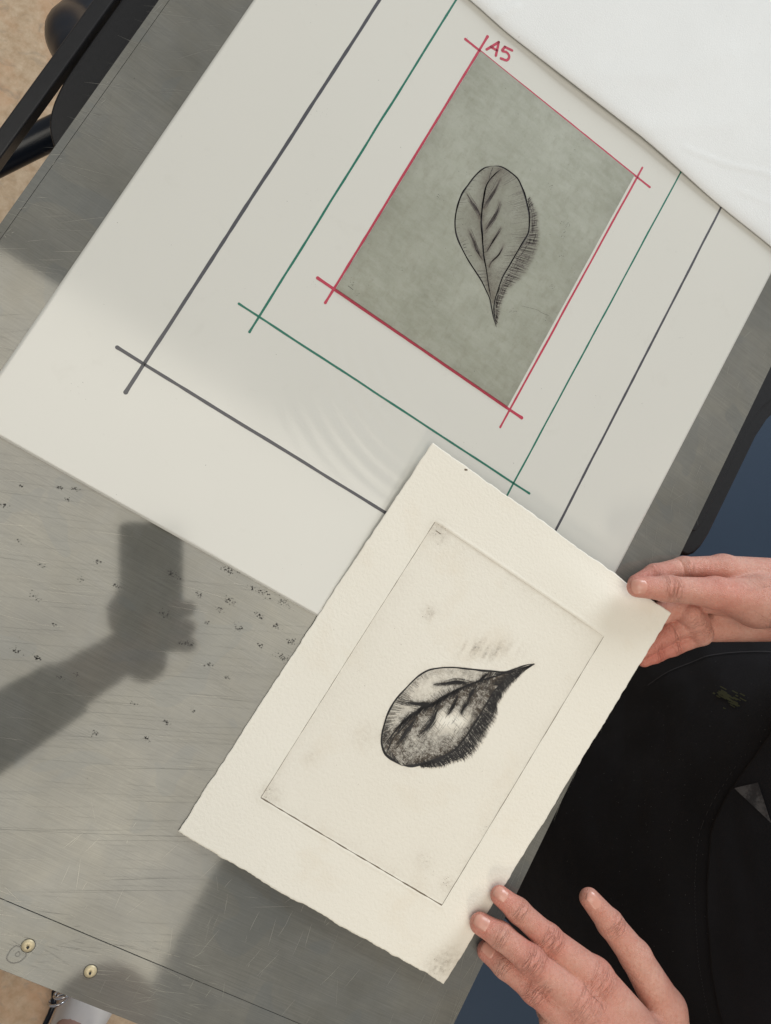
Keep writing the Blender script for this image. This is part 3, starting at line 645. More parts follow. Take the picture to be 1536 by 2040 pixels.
for i in range(200):
    k = rng.integers(20, 238); q = Ai[k] - Bi[k]; e = rng.uniform(.05, .35); R2.stroke(jit(Bi[k] + q * np.linspace(0, e, 4)[:, None], .4), .15)
for i in range(150):
    k = rng.integers(0, 60); q = Ci[k] - Bi[k]; e = rng.uniform(.1, .45); R2.stroke(jit(Ci[k] - q * np.linspace(0, e, 4)[:, None], .3), .18)
for i in range(60):                                                  # hatching in the neck of the leaf
    k = rng.integers(14, 52); q = Bi[min(239, int(k * .9))] - Ai[k]; R1.stroke(jit(Ai[k] + q * np.linspace(0, rng.uniform(.5, 1), 4)[:, None], .3), .26)
for i in range(110):
    k = rng.integers(150, 239); q = Bi[k] - Ai[k]; R1.stroke(jit(Ai[k] + q * np.linspace(0, rng.uniform(.15, .5), 4)[:, None], .3), .2)
def img(dx, dy): return np.array([dx * .80 + dy * .60, dx * .52 - dy * .85])       # sketching hand's directions on the paper
for i in range(420):                                                 # dark mass on the shaded side of the midrib
    k = rng.integers(95, 205); e = rng.uniform(1.5, 8) * (1 - .55 * rng.random())
    R1.stroke(jit(Bi[k] + rng.normal(0, .7, 2) + img(-.55 + rng.normal(0, .12), .83) * np.linspace(0, e, 5)[:, None], .4), rng.uniform(.15, .42) * np.array([1, 1, .9, .6, .2]))
for i in range(150):
    k = rng.integers(40, 100); e = rng.uniform(1.0, 5)
    R1.stroke(jit(Bi[k] + rng.normal(0, .6, 2) + img(-.45, .88) * np.linspace(0, e, 5)[:, None], .3), rng.uniform(.12, .3) * np.array([1, 1, .9, .6, .2]))
for i in range(300):                                                 # cross-hatching against the lower outline
    k = rng.integers(70, 236); e = rng.uniform(1, 6); dr_ = img(rng.choice([-.75, .35]) + rng.normal(0, .1), -.7)
    R2.stroke(jit(Ci[k] + dr_ * np.linspace(0, e, 4)[:, None], .3), rng.uniform(.12, .28) * np.array([1, 1, .7, .2]))
for i in range(160):                                                 # loose hatching between the veins
    k = rng.integers(60, 230); q = Ci[k] - Bi[k]; p0 = Bi[k] + q * rng.uniform(.2, .8)
    R2.stroke(jit(p0 + img(-.6, .8) * np.linspace(0, rng.uniform(1.5, 5), 4)[:, None], .4), .13)
on_print = lambda dz: (lambda p: print_pt(p, dz))
R1.build('leaf_ink', on_print(.045), M_INK, pr); R2.build('leaf_hatching', on_print(.03), M_INK, pr)
R3 = Ribbons()
for k, (a, b) in enumerate(zip(MK, np.roll(MK, -1, 0))):
    n = 160; t = np.linspace(0, 1, n); w = (.16, .26, .62, .30)[k] * (.55 + .9 * vnoise(t * 38, t * 0 + k, 90)); w = w * (.35 if k == 0 else 1)
    R3.stroke(jit(a + (b - a) * t[:, None], .12), w)
R3.build('plate_mark', on_print(.06), M_MARK, pr)
R4 = Ribbons(); a, b = np.array(Lp['tick'][0]), np.array(Lp['tick'][1]); R4.stroke(a + (b - a) * np.linspace(0, 1, 4)[:, None], .5)
R4.blob(np.array(Lp['hole']) + np.array([0, 0.]), .9, 8); R4.blob(np.array(Lp['hole']) + np.array([.8, .6]), .6, 8)
for i in range(220):
    q = np.array([rng.uniform(8, 204), rng.uniform(6, 290)]); R4.blob(q, .04 + .16 * rng.random() ** 4, 6)
for c_, s_, n_ in (((200, 9), 5, 60), ((62, 200), 2, 16), ((150, 62), 3, 18), ((160, 58), 2, 14), ((36, 46), 3, 20), ((172, 56), 2, 20), ((140, 140), 4, 14), ((36, 250), 3, 24), ((48, 140), 4, 16), ((175, 100), 2, 8)):
    for i in range(n_): R4.blob(np.array(c_) + rng.normal(0, s_, 2), .05 + .22 * rng.random() ** 2, 6, el=.4 + rng.random())
tag(R4.build('ink_flecks', on_print(.05), M_MARK, pr), kind='stuff')

# ------------------------------------------------------------------ hands: one smooth surface from blended limbs
def seg(P, a, b, r0, r1):
    ba = b - a; pa = P - a; t = np.clip((pa @ ba) / (ba @ ba + 1e-9), 0, 1)
    return np.linalg.norm(pa - t[:, None] * ba, axis=1) - (r0 + (r1 - r0) * t)
def smin(a, b, k):
    h = np.clip(.5 + .5 * (b - a) / k, 0, 1); return b + (a - b) * h - k * h * (1 - h)
def chain(P, pts, k=3.0):
    d = None
    for q0, q1 in zip(pts[:-1], pts[1:]):
        s = seg(P, np.array(q0[:3]), np.array(q1[:3]), q0[3], q1[3]); d = s if d is None else smin(d, s, k)
    return d
def hull(P, pts, roots, k): # metacarpals
    d = None
    for a, b in zip(pts, roots):
        s = seg(P, np.array(a[:3]), np.array(b[:3]), a[3], b[3]); d = s if d is None else smin(d, s, k)
    return d
def crease(P, c, ax, up, depth, w, half):
    q = P - np.array(c); ax = np.array(ax, float); ax /= np.linalg.norm(ax); up = np.array(up, float); up -= ax * (up @ ax); up /= np.linalg.norm(up)
    s = np.cross(up, ax); a = q @ ax; l = q @ s; h = q @ up
    return 1.7 * depth * np.exp(-((a + .012 * l * l) / (w * 1.15)) ** 2) * np.exp(-(l / half) ** 4) * np.clip((h + 6) / 4, 0, 1)
def nets(f, lo, hi, h):
    lo = np.array(lo, float); n = np.ceil((np.array(hi) - lo) / h).astype(int) + 1
    ax = [lo[i] + h * np.arange(n[i]) for i in range(3)]
    G = np.full(n, 9e9, np.float32); K = 5
    cn = (n + K - 1) // K + 1; ca = [lo[i] + h * K * np.arange(cn[i]) for i in range(3)]
    cg = np.stack(np.meshgrid(*ca, indexing='ij'), -1).reshape(-1, 3); cv = f(cg).reshape(cn)
    lim = h * K * 1.9 + 1.0; rep = lambda A: np.repeat(np.repeat(np.repeat(A, K, 0), K, 1), K, 2)
    cell = np.abs(cv) < lim
    big = rep(np.where(cv < 0, -1., 1.).astype(np.float32))
    # a block belongs to the lattice node at its low corner: shift by half a block
    hk = K // 2; pad = np.pad(big, ((0, 0),) * 3); G[:] = big[hk:hk + n[0], hk:hk + n[1], hk:hk + n[2]]
    near = rep(cell)[hk:hk + n[0], hk:hk + n[1], hk:hk + n[2]]
    idx = np.argwhere(near)
    for k in range(0, len(idx), 200000):
        q = idx[k:k + 200000]; G[tuple(q.T)] = f(lo + h * q)
    s = G < 0; cnt = sum(s[a:n[0] - 1 + a, b:n[1] - 1 + b, c:n[2] - 1 + c].astype(np.int8) for a in (0, 1) for b in (0, 1) for c in (0, 1))
    act = (cnt > 0) & (cnt < 8); ids = -np.ones(act.shape, int); I = np.argwhere(act); ids[act] = np.arange(len(I))
    acc = np.zeros((len(I), 3)); num = np.zeros(len(I))
    for axis in range(3):
        o1, o2 = [k for k in range(3) if k != axis]
        for a in (0, 1):
            for b in (0, 1):
                p0 = I.copy(); p0[:, o1] += a; p0[:, o2] += b; p1 = p0.copy(); p1[:, axis] += 1
                g0, g1 = G[tuple(p0.T)], G[tuple(p1.T)]; x = (g0 < 0) != (g1 < 0); t = np.where(x, g0 / (g0 - g1 + 1e-12), 0)
                q = p0.astype(float); q[:, axis] += t; acc += q * x[:, None]; num += x
    V = lo + h * acc / num[:, None]; F = []
    for axis in range(3):
        o1, o2 = [k for k in range(3) if k != axis]
        sl = [slice(1, n[k] - 1) for k in range(3)]; sl[axis] = slice(0, n[axis] - 1); sl2 = list(sl); sl2[axis] = slice(1, n[axis])
        A, B = s[tuple(sl)], s[tuple(sl2)]; e = np.argwhere(A != B)
        if not len(e): continue
        base = e.copy(); base[:, o1] += 1; base[:, o2] += 1
        g = lambda da, db: ids[tuple((base - np.eye(3, dtype=int)[o1] * da - np.eye(3, dtype=int)[o2] * db).T)]
        q = np.stack([g(1, 1), g(0, 1), g(0, 0), g(1, 0)], 1); fl = A[tuple(e.T)] ^ (axis == 1)
        F.append(np.where(fl[:, None], q, q[:, ::-1]))
    F = np.vstack(F); return V, F[(F >= 0).all(1)]
def gradn(f, P, e=.4):
    g = np.stack([f(P + np.eye(3)[i] * e) - f(P - np.eye(3)[i] * e) for i in range(3)], 1); return g / (np.linalg.norm(g, axis=1)[:, None] + 1e-9)

LH, RH = D['LH'], D['RH']
def kvar(P, root, k0=1.0, k1=7.0, s=16): return k0 + k1 * np.exp(-(np.linalg.norm(P - np.array(root[:3]), axis=1) / s) ** 2)
def left_hand(P):
    roots = LH['wrist']; pal = hull(P, [LH[k][0] for k in ('index', 'middle', 'ring', 'pinky')], roots, 9.0)
    pal = smin(pal, seg(P, np.array(LH['thumb'][0][:3]), np.array(roots[0][:3]), 14, 17), 10)
    d = smin(pal, chain(P, LH['arm'], 6), 14)
    for k in ('index', 'middle', 'ring', 'pinky', 'thumb'):
        d = smin(d, chain(P, LH[k], 3.5), kvar(P, LH[k][0], .8, 8, 17))
    for k in ('index', 'middle', 'ring'):                                # knuckle pads and their folds
        q = LH[k]; c = np.array(q[1][:3]); ax = np.array(q[2][:3]) - np.array(q[0][:3]); ax /= np.linalg.norm(ax)
        d = smin(d, np.linalg.norm(P - (c + [0, 0, 1.6])) if False else np.linalg.norm(P - (c + np.array([0, 0, 1.2])), axis=1) - (q[1][3] - .3), 3)
    q = LH['thumb']; c = np.array(q[2][:3]); ax = np.array(q[3][:3]) - np.array(q[1][:3])
    for o_, dp in ((-2.5, .4), (0, .7), (2.2, .5)): d = d + crease(P, c + ax / np.linalg.norm(ax) * o_ + np.array([3, 3, 7.]), ax, (.25, .3, 1), dp, .8, 7)
    return d
def right_hand(P):
    th = chain(P, RH['thumb'], 5); th = smin(th, seg(P, np.array(RH['thumb'][0][:3]), np.array(RH['wrist'][1][:3]), 18, 22), 9)
    fa = chain(P, RH['arm'], 8)
    lo = hull(P, [RH['index'][0], RH['middle'][0], RH['heel'][0]], [RH['wrist'][0], RH['wrist'][1], RH['heel'][1]], 8)
    fing = chain(P, RH['index'], 3)
    lo = smin(lo, fing, kvar(P, RH['index'][0], .8, 8, 18))
    pad = chain(P, RH['pad'], 3)
    for k in ('middle', 'ring', 'pinky'): pad = smin(pad, chain(P, RH[k], 3), kvar(P, RH[k][0], .7, 4, 10))
    d = smin(lo, pad, 1.2)
    d = smin(d, th, 1.6 + 9 * np.exp(-(np.linalg.norm(P - np.array([330, -112, 20.]), axis=1) / 30) ** 2))
    d = smin(d, fa, 10)
    q = RH['thumb']; ax = np.array(q[2][:3]) - np.array(q[3][:3]); ax /= np.linalg.norm(ax); c = np.array(q[2][:3]) + np.array([0, 0, q[2][3]])
    for o_, dp in ((-2.6, .35), (.6, .9), (3.2, .4)): d = d + crease(P, c + ax * o_, ax, (0, .1, 1), dp, .85, 6)
    ix = np.array(RH['index'][1][:3]) - np.array(RH['index'][2][:3])
    for cc, dp in ((D['creaseR']['i1'], .2), (D['creaseR']['i2'], .6)): d = d + crease(P, cc, ix, (0, .4, 1), dp, .9, 9)
    for nm in ('pinky', 'ring'):
        for kk in (1, 2):
            if kk < len(RH[nm]) - 0:
                c = np.array(RH[nm][kk][:3]) + np.array([0, 0, RH[nm][kk][3]]); ax2 = np.array(RH[nm][kk][:3]) - np.array(RH[nm][kk - 1][:3])
                d = d + crease(P, c, ax2, (0, 0, 1), .7, .8, 8)
    return d

m = Mat('skin')
a = m.noise(55, 5, .6); b = m.noise(420, 5, .7); red = m.attr('red')
c = m.mix(m.ramp(a, [(.35, 0.), (.65, 1.)]), (.600, .280, .212), (.670, .370, .290))
c = m.mix(m.math('MULTIPLY', m.ramp(b, [(.48, 0.), (.66, 1.)]), .5), c, (.55, .22, .155))
c = m.mix(m.math('MULTIPLY', red, .9), c, (.60, .165, .125))
frk = m.ramp(m.noise(150, 2), [(.70, 0.), (.76, 1.)]); c = m.mix(m.math('MULTIPLY', frk, .25), c, (.34, .16, .10))
m.set(Base_Color=c, Roughness=.40, Subsurface_Weight=.15, Subsurface_Radius=(1.0, .35, .2), Subsurface_Scale=.0022, Specular_IOR_Level=.42)
vo = m.n('ShaderNodeTexVoronoi', feature='DISTANCE_TO_EDGE'); vo.inputs['Scale'].default_value = 850; m.l(m.obj((1, 1, 1)), vo.inputs['Vector'])
wv = m.noise(1, 4, .6, m.obj((900, 260, 600), (0, 0, .5)))
hh = m.math('ADD', m.math('MULTIPLY', m.math('MINIMUM', vo.outputs['Distance'], .25), 1.2), wv)
cb = m.n('ShaderNodeCombineXYZ'); m.l(m.math('MULTIPLY', m.attr('ka'), .42), cb.inputs[0]); m.l(m.math('MULTIPLY', m.attr('kl'), .085), cb.inputs[1])
fn = m.noise(1.0, 2.5, .5, cb.outputs[0], .6); rg = m.math('ABSOLUTE', m.math('SUBTRACT', fn, .5))
fold = m.math('MULTIPLY', m.ramp(rg, [(0.0, 0.0), (.075, 1.0)]), m.attr('km'))
hh = m.math('ADD', m.math('MULTIPLY', hh, .55), m.math('MULTIPLY', fold, .72))
m.bump(hh, .0014, .9); M_SKIN = m.m
m = Mat('nail'); f = m.noise(120, 3); m.set(Base_Color=m.mix(f, (.60, .29, .225), (.66, .36, .28)), Roughness=.28, Subsurface_Weight=.2, Subsurface_Radius=(1., .4, .3), Subsurface_Scale=.001); M_NAIL = m.m

person = empty('person', (540, -300, FLOOR_Z)); person['_w'] = (540, -300, FLOOR_Z)
tag(person, 'person in black clothes at the right edge holding the print with both hands', 'person')
def redness(V, pts):
    r_ = np.zeros(len(V))
    for c, s, a_ in pts: r_ = np.maximum(r_, a_ * np.exp(-(np.linalg.norm(V - np.array(c[:3]), axis=1) / s) ** 2))
    return r_
Vl, Fl = nets(left_hand, (208, -545, -22), (432, -358, 66), .85)
Vr, Fr = nets(right_hand, (190, -222, -14), (420, -50, 60), .85)
redl = redness(Vl, [(LH[k][1], 12, .75) for k in ('index', 'middle', 'ring')] + [(LH[k][0], 15, .6) for k in ('index', 'middle', 'ring')] + [(LH[k][3], 11, .75) for k in ('index', 'middle', 'ring')] + [(LH['thumb'][2], 10, .3)])
redr = redness(Vr, [(RH['thumb'][3], 12, .55), (RH['thumb'][1], 20, .45), (RH['index'][3], 25, .6), (RH['pinky'][2], 26, .75), ((340, -95, 28), 22, .5)])
# coarse rest of the body (mostly behind the clothes, out of the frame)
def body(P):
    s = lambda a, b, r0, r1: seg(P, np.array(a, float), np.array(b, float), r0, r1)
    d = s((585, -300, -60), (600, -300, 380), 118, 122); d = smin(d, s((600, -435, 400), (600, -165, 400), 70, 70), 60)
    d = smin(d, s((600, -300, 450), (565, -300, 560), 52, 52), 30); d = smin(d, s((548, -300, 620), (540, -300, 660), 82, 88), 25)
    for y0, e, w in ((-460, (660, -572, 110), (432, -486, 35)), (-140, (640, 40, 105), (415, -66, 24))):
        d = smin(d, s((600, y0, 395), e, 52, 42), 30); d = smin(d, s(e, w, 41, 25), 12)
    for y0 in (-390, -210):
        d = smin(d, s((585, y0, -60), (585, y0, -430), 88, 60), 40); d = smin(d, s((585, y0, -430), (595, y0, -790), 58, 38), 20); d = smin(d, s((585, y0, -815), (455, y0, -825), 34, 24), 20)
    return d
Vb, Fb = nets(body, (400, -680, -860), (780, 160, 770), 14.0)
V = np.vstack([Vl, Vr, Vb]); F = np.vstack([Fl, Fr + len(Vl), Fb + len(Vl) + len(Vr)])
def folds(V, L):
    ka, kl, km = np.zeros(len(V)), np.zeros(len(V)), np.zeros(len(V))
    for c, ax, up, la, lw, amp in L:
        c = np.array(c[:3]); ax = np.array(ax, float); ax /= np.linalg.norm(ax); up = np.array(up, float); up -= ax * (ax @ up); up /= np.linalg.norm(up); sd = np.cross(up, ax)
        q = V - c; a_, l_, h_ = q @ ax, q @ sd, q @ up
        w = amp * np.exp(-(a_ / la) ** 4) * np.exp(-(l_ / lw) ** 4) * np.clip(h_ / 3, 0, 1) * (h_ < 16)
        k = w > km; ka[k] = a_[k] + 37 * c[0] % 11; kl[k] = l_[k]; km[k] = w[k]
    return ka, kl, km
fl = []
for k in ('index', 'middle', 'ring'):
    q = LH[k]; ax = np.array(q[2][:3]) - np.array(q[0][:3])
    fl += [(q[1], ax, (0, 0, 1), 7.5, 9, 1.0), (q[2], np.array(q[3][:3]) - np.array(q[1][:3]), (0, 0, 1), 4, 8, .8), (q[0], ax, (0, 0, 1), 11, 13, .55)]
q = LH['thumb']; fl.append((q[2], np.array(q[3][:3]) - np.array(q[1][:3]), (.1, .4, 1), 6, 9, 1.0))
q = RH['thumb']; fr = [(q[2], np.array(q[3][:3]) - np.array(q[1][:3]), (0, 0, 1), 6.5, 10, 1.0), (q[0], (.35, 1, 0), (0, 0, 1), 16, 26, .5)]
for k in ('index', 'ring', 'pinky'):
    for j in range(1, len(RH[k]) - 1): fr.append((RH[k][j], np.array(RH[k][j + 1][:3]) - np.array(RH[k][j - 1][:3]), (0, 0, 1), 3.5, 9, .7))
q = RH['pad']; fr.append(((np.array(q[0]) + np.array(q[1])) / 2, np.array(q[1][:3]) - np.array(q[0][:3]), (0, 0, 1), 14, 12, .55))
fr.append(((310, -128, 20), (.2, 1, 0), (0, 0, 1), 26, 30, .35))
fl.append(((345, -440, 20), (1, .1, 0), (0, 0, 1), 34, 34, .30))
fa = [np.r_[u_, v_, np.zeros(len(Vb))] for u_, v_ in zip(folds(Vl, fl), folds(Vr, fr))]
mesh('body', V, F, M_SKIN, person, attrs={'ka': fa[0], 'kl': fa[1], 'km': fa[2], 'red': np.r_[redl, redr, np.zeros(len(Vb))]})

def nail(f, spec, width, length, tilt):
    # grown on the finger's own surface
    c, tip, back = (np.array(v, float) for v in spec)
    t = tip - back; t /= np.linalg.norm(t); n = np.array(tilt, float); n -= t * (n @ t); n /= np.linalg.norm(n); s = np.cross(n, t)
    for _ in range(30): c = c - n * f(c[None])[0] * .8
    na, nb = 15, 13; A, B = np.meshgrid(np.linspace(-1, 1, na), np.linspace(-1, 1, nb), indexing='ij')
    sq = np.sqrt(np.maximum(1 - np.abs(B) ** 2.6 * .30, 0)); A2 = A * sq
    P = c + (A2 * length / 2)[..., None] * t + (B * (1 - .10 * (A < 0) * A * A) * width / 2)[..., None] * s; P = P.reshape(-1, 3) + n * 3
    for _ in range(10):
        dd = f(P); P = P - n * np.clip(dd, -1, 1)[:, None] * .6
    for _ in range(4): P = P - gradn(f, P, .8) * f(P)[:, None]
    nn = gradn(f, P, 1.5)
    rim = np.maximum(np.abs(A), np.abs(B)).ravel(); h = np.where(rim > .93, -.1, .32) + .3 * np.clip(A.ravel(), 0, 1) ** 2
    P = P + nn * h[:, None]
    fc = grid_faces(na, nb); o = mesh('nail', P, fc, M_NAIL, person)
    # pale free edge
    k = np.where(A.ravel() > .80)[0]
    return o
NL = D['nails']
nail(right_hand, NL['RH'][0], 10.8, 12.0, (0, .15, 1))
nail(left_hand, NL['LH'][0], 8.2, 9.6, (-.25, -.2, 1)); nail(left_hand, NL['LH'][1], 8.8, 9.8, (-.25, -.35, 1))
nail(left_hand, NL['LH'][2], 8.2, 9.2, (-.25, -.35, 1)); nail(left_hand, NL['LH'][3], 8.6, 12.0, (.15, .45, .9))

# clothes
AC = np.array([520., -272.]); AA, AB = 112., 225.
m = plain('black_cotton', (.0125, .0130, .0160), .9, .6, 14, Specular_IOR_Level=.2)
m.bump(m.noise(1, 4, .6, m.obj((900, 900, 900))), .0006, .7); M_CLOTH = m.m
def cloth(th, z, off=0.0):
    fold = 5 * np.sin(th * 5 + z / 90) * np.clip((60 - z) / 300, 0, 1) + 7.0 * (fbm(th * 3.5 + 9, z / 90, 81, 3) - .45) + 3.5 * np.abs(fbm(th * 5 + .02 * z, z / 50, 84, 3) - .45)
    a, b = AA + off + fold, AB + off + fold
    return np.stack([AC[0] - a * np.cos(th) , AC[1] + b * np.sin(th), z], -1)
TH, ZZ = np.meshgrid(np.linspace(-math.pi, math.pi, 300), np.arange(-620, 200, 5.), indexing='ij')
o = mesh('apron', cloth(TH, ZZ).reshape(-1, 3), grid_faces(*TH.shape)[:, ::-1], M_CLOTH, person); mod(o, 'SOLIDIFY', thickness=.0015, offset=-1)
hem = np.array(D['hem'], float); hem = hem[np.argsort(hem[:, 0])]
TH, tt_ = np.meshgrid(np.linspace(-math.pi, math.pi, 360), np.linspace(0, 1, 60), indexing='ij')
hz = np.interp(TH, hem[:, 0], hem[:, 1], left=hem[0, 1] + 12, right=hem[-1, 1]); hz = hz + 1.2 * (vnoise(TH * 20, TH * 0, 83) - .5)
ZZ = hz + (380 - hz) * tt_ ** 1.3
top_in = np.clip((ZZ - 200) / 250, 0, 1)
Ps = cloth(TH, ZZ, 3.2); Ps[..., 0] += 60 * top_in
o = mesh('shirt', Ps.reshape(-1, 3), grid_faces(*TH.shape)[:, ::-1], M_CLOTH, person); mod(o, 'SOLIDIFY', thickness=.0022, offset=-1)
def oncloth(off): return lambda p: cloth(p[:, 0], p[:, 1], off)
def theta_stroke(R_, P, w, a=1.0):   # strokes given in (theta, z); widths in mm
    P = np.asarray(P, float); q = P.copy(); q[:, 0] *= 150; n0 = len(R_.V); R_.stroke(q, w, a=a); R_.V[-1][:, 0] /= 150
m = plain('stitch_grey', (.032, .032, .037), .9); M_ST = m.m
r = Ribbons(); st_ = resample(catmull(D['stitch']), 120)
for i in range(0, 118, 2): theta_stroke(r, st_[i:i + 2], .45)
r.build('stitching', oncloth(.9), M_ST, person)
r = Ribbons(); se = resample(catmull([q for q in D['seam'] if q]), 40); theta_stroke(r, se, 1.0); r.build('seam', oncloth(1.0), M_ST, person)
tri = np.array(D['tri']); m = Mat('grey_knit'); w_ = m.n('ShaderNodeTexWave'); w_.inputs['Scale'].default_value = 420; w_.inputs['Distortion'].default_value = 2; m.l(m.obj(), w_.inputs['Vector'])
m.set(Base_Color=m.mix(w_.outputs['Fac'], (.03, .03, .034), (.10, .10, .105)), Roughness=.95); 
ga = np.linspace(0, 1, 14); Tn = []; Tf = []
for i, a_ in enumerate(ga):
    for j, b_ in enumerate(ga): Tn.append(tri[0] + (tri[1] - tri[0]) * a_ * (1 - b_ * 0) * 1 + 0 if False else (tri[0] * (1 - a_) + (tri[1] * (1 - b_) + tri[2] * b_) * a_))
mesh('pocket_lining', cloth(np.array(Tn)[:, 0], np.array(Tn)[:, 1], 4.4), grid_faces(14, 14), m.m, person)
m = plain('olive_paint', (.030, .034, .010), .8, .5, 400); r = Ribbons()
sp_ = np.array(D['stain']); c0, c1 = (sp_[0] + sp_[1]) / 2, (sp_[2] + sp_[3]) / 2
for i in range(46):
    a_ = rng.uniform(0, .8); theta_stroke(r, c0 + (c1 - c0) * np.linspace(a_, a_ + rng.uniform(.08, .35), 5)[:, None] + np.array([rng.normal(0, .013), rng.normal(0, 1.6)]), rng.uniform(.3, 1.2))
r.build('paint_smear', oncloth(1.2), m.m, person)
m = plain('lint', (.16, .16, .16), .9); r = Ribbons()
for i in range(420):
    r.V.append(np.array([(rng.normal(.05, .40), rng.normal(-90, 90))]) + np.array([(0, 0), (.0018, .3), (.0006, .8)]) * rng.uniform(.3, 1.3)); b = sum(len(v) for v in r.V) - 3
    r.F.append(np.array([[b, b + 1, b + 2, b + 2]])); r.A.append(np.ones(3))
tag(r.build('lint', oncloth(1.4), m.m, person), kind='stuff')

# ------------------------------------------------------------------ the photographer: phone, arm, standing figure whose shoe shows below the bed end
R3_ = CAM_R; cx_, cy_, cz_ = R3_[:, 0], R3_[:, 1], R3_[:, 2]
def cam_pt(a, b, c): return CAM_C + a * cx_ + b * cy_ + c * cz_
phone = empty('mobile_phone', tuple(CAM_C)); phone['_w'] = tuple(CAM_C)
tag(phone, 'dark mobile phone held above the bed, mirrored in the metal', 'phone')
def rrect(x0, x1, y0, y1, rad, n=6):
    out = []
    for cx0, cy0, a0 in ((x1 - rad, y1 - rad, 0), (x0 + rad, y1 - rad, 90), (x0 + rad, y0 + rad, 180), (x1 - rad, y0 + rad, 270)):
        for i in range(n + 1):
            t = math.radians(a0 + 90 * i / n); out.append((cx0 + rad * math.cos(t), cy0 + rad * math.sin(t)))
    return out
ol = rrect(-38, 40, -146, 15, 9); n = len(ol)
V = [cam_pt(x, y, 4.0) for x, y in ol] + [cam_pt(x, y, 12.5) for x, y in ol]
F = [list(range(n))[::-1], list(range(n, 2 * n))] + [[i, (i + 1) % n, n + (i + 1) % n, n + i] for i in range(n)]
m = plain('phone_case', (.02, .022, .028), .45); o = mesh('phone_case', V, F, m.m, phone, smooth=False); mod(o, 'BEVEL', width=.001, segments=2, limit_method='ANGLE')
ph = empty('person', (190, -1010, FLOOR_Z)); ph['_w'] = (190, -1010, FLOOR_Z)
tag(ph, 'person beyond the bed end, only a white shoe and bare ankle showing', 'person')
hand_c = cam_pt(0, -118, 20)
elb = np.array([-190., -690., 395.]); sho = np.array([40., -1050., 520.])
def photog(P):
    s = lambda a, b, r0, r1: seg(P, np.array(a, float), np.array(b, float), r0, r1)
    d = s((190, -1060, 20), (200, -1060, 480), 120, 112); d = smin(d, s((40, -1060, 520), (370, -1060, 520), 62, 62), 60)
    d = smin(d, s((205, -1030, 560), (215, -1010, 660), 50, 50), 30); d = smin(d, s((218, -985, 720), (220, -975, 760), 74, 82), 25)
    d = smin(d, s(sho, elb, 54, 42), 30); d = smin(d, s(elb, hand_c + np.array([0, -20, 5]), 42, 27), 14)
    d = smin(d, s((370, -1060, 515), (460, -1060, 230), 54, 42), 30); d = smin(d, s((460, -1060, 230), (440, -1000, 10), 42, 28), 14)
    for x0, fx in ((270, 200), (110, -30)):
        d = smin(d, s((x0, -1040, 10), (x0 - 20, -1035, -380), 92, 62), 40); d = smin(d, s((x0 - 20, -1035, -380), (fx - 8, -1018, -770), 60, 33), 20)
        d = smin(d, s((fx, -1010, -812), (fx + 8, -895, -822), 30, 24), 16)
    return d
def fingers(P):
    d = None
    for q0, q1, r_ in ((cam_pt(30, -120, 20), cam_pt(46, -118, 2), 9), (cam_pt(46, -118, 2), cam_pt(22, -112, -9), 8.5), (cam_pt(32, -140, 20), cam_pt(46, -140, 2), 9), (cam_pt(46, -140, 2), cam_pt(20, -132, -9), 8.5),
                       (cam_pt(-38, -110, 18), cam_pt(-46, -60, 12), 10), (cam_pt(0, -112, 26), cam_pt(0, -160, 30), 26), (cam_pt(28, -100, 20), cam_pt(46, -94, 2), 9), (cam_pt(46, -94, 2), cam_pt(24, -90, -9), 8.5)):
        s = seg(P, q0, q1, r_, r_); d = s if d is None else smin(d, s, 5)
    return d
V1, F1 = nets(photog, (-290, -1240, -862), (590, -360, 830), 14.0)
lo_ = np.minimum(cam_pt(-80, -200, -30), cam_pt(80, -40, 70)) - 45; V2, F2 = nets(fingers, lo_, lo_ + np.array([260, 260, 190]), 3.0)
m = plain('grey_clothes', (.20, .20, .23), .9); M_CL2 = m.m
m = Mat('skin_tan'); f = m.noise(40, 4); m.set(Base_Color=m.mix(f, (.40, .23, .19), (.47, .29, .24)), Roughness=.5); M_SK2 = m.m
o = mesh('body', np.vstack([V1, V2]), np.vstack([F1, F2 + len(V1)]), M_SK2, ph, attrs={'red': np.zeros(len(V1) + len(V2))})
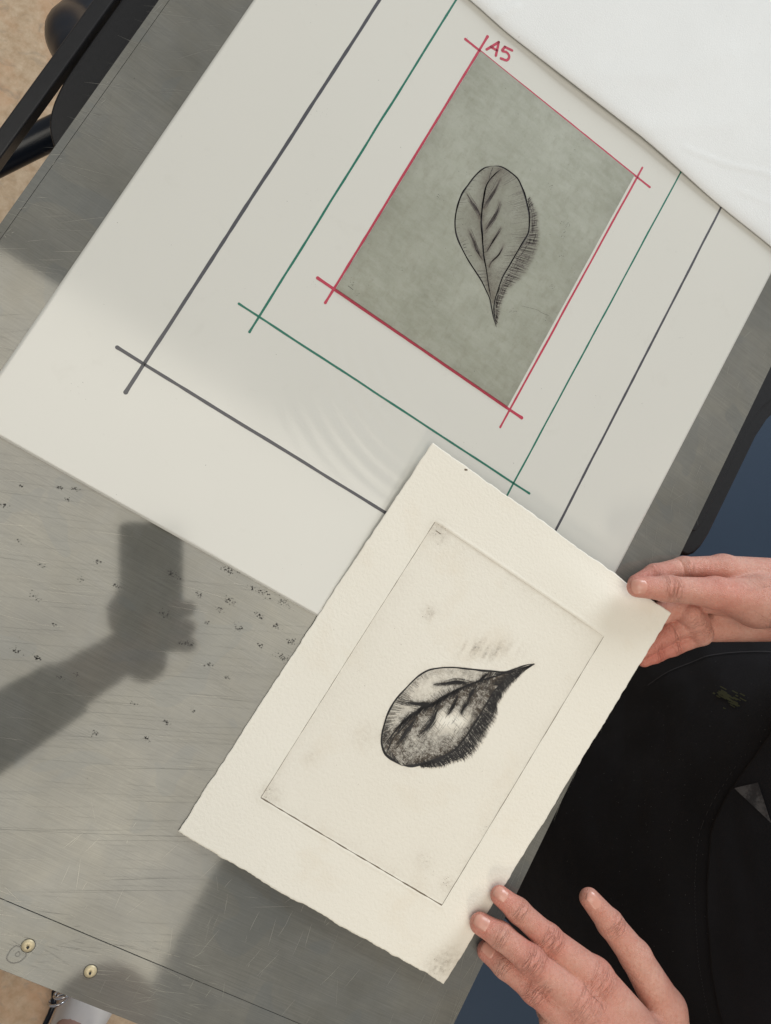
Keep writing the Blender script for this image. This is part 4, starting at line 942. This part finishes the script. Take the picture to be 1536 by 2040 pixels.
def clothes(P):
    d = photog(P) - 6
    d = np.maximum(d, -(P[:, 2] + 520)); d = np.maximum(d, P[:, 2] - 560)
    d = np.maximum(d, -(np.linalg.norm(P - hand_c, axis=1) - 110))
    return np.maximum(d, np.where(P[:, 0] > 420, 200 - P[:, 2], -99))
V3, F3 = nets(clothes, (-300, -1250, -560), (600, -350, 600), 14.0); mesh('clothes', V3, F3, M_CL2, ph)
# white shoe with a stitched collar, its silver buckle
def shoe(fx, name):
    n, mth = 30, 16; V = []; F = []
    for i in range(n):
        t = i / (n - 1); y = -1065 + 225 * t; hw = 41 * (math.sin(math.pi * (.12 + .80 * t)) ** .45); hgt = np.interp(t, [0, .25, .5, .75, 1], [62, 74, 66, 44, 22])
        for j in range(mth):
            a_ = math.pi * j / (mth - 1); V.append((fx + hw * math.cos(a_) , y, FLOOR_Z + 14 + hgt * math.sin(a_) ** .7))
    F = grid_faces(n, mth); m_ = plain('shoe_white', (.72, .72, .72), .6, .05, 80); b = mesh(name, V, F, m_.m, ph); mod(b, 'SOLIDIFY', thickness=.003)
    so = mesh('sole', [(fx + 44 * math.cos(t) , -938 + 118 * math.sin(t), z) for z in (FLOOR_Z + 1, FLOOR_Z + 15) for t in np.arange(32) / 32 * 2 * math.pi], [list(range(32))[::-1], list(range(32, 64))] + [[i, (i + 1) % 32, 32 + (i + 1) % 32, 32 + i] for i in range(32)], plain('sole_white', (.6, .6, .58), .7).m, b, smooth=False)
    t = np.linspace(0, 2 * math.pi, 24); tube('collar', np.stack([fx + 38 * np.cos(t), -1008 + 44 * np.sin(t), -772 + 5 * np.sin(t)], 1), 7, plain('collar_white', (.7, .69, .66), .7).m, b, n=10, k=2)
    return b
shoe(200, 'shoe'); shoe(-30, 'shoe')
m = plain('chrome', (.6, .6, .62), .15, Metallic=1.0); t = np.linspace(0, 2 * math.pi, 20)
for yy, zz_ in ((-962, -778), (-978, -786)): tube('buckle', np.stack([150 + 10 * np.cos(t), yy + 8 * np.cos(t), zz_ + 13 * np.sin(t)], 1), 2.2, m.m, ph, n=8, k=2)
tube('strap', [(140, -975, -800), (148, -990, -785), (152, -1040, -778)], 4.0, M_GLOSS, ph, n=8, k=4)
for o in list(bpy.data.objects):
    if '_w' in o: del o['_w']
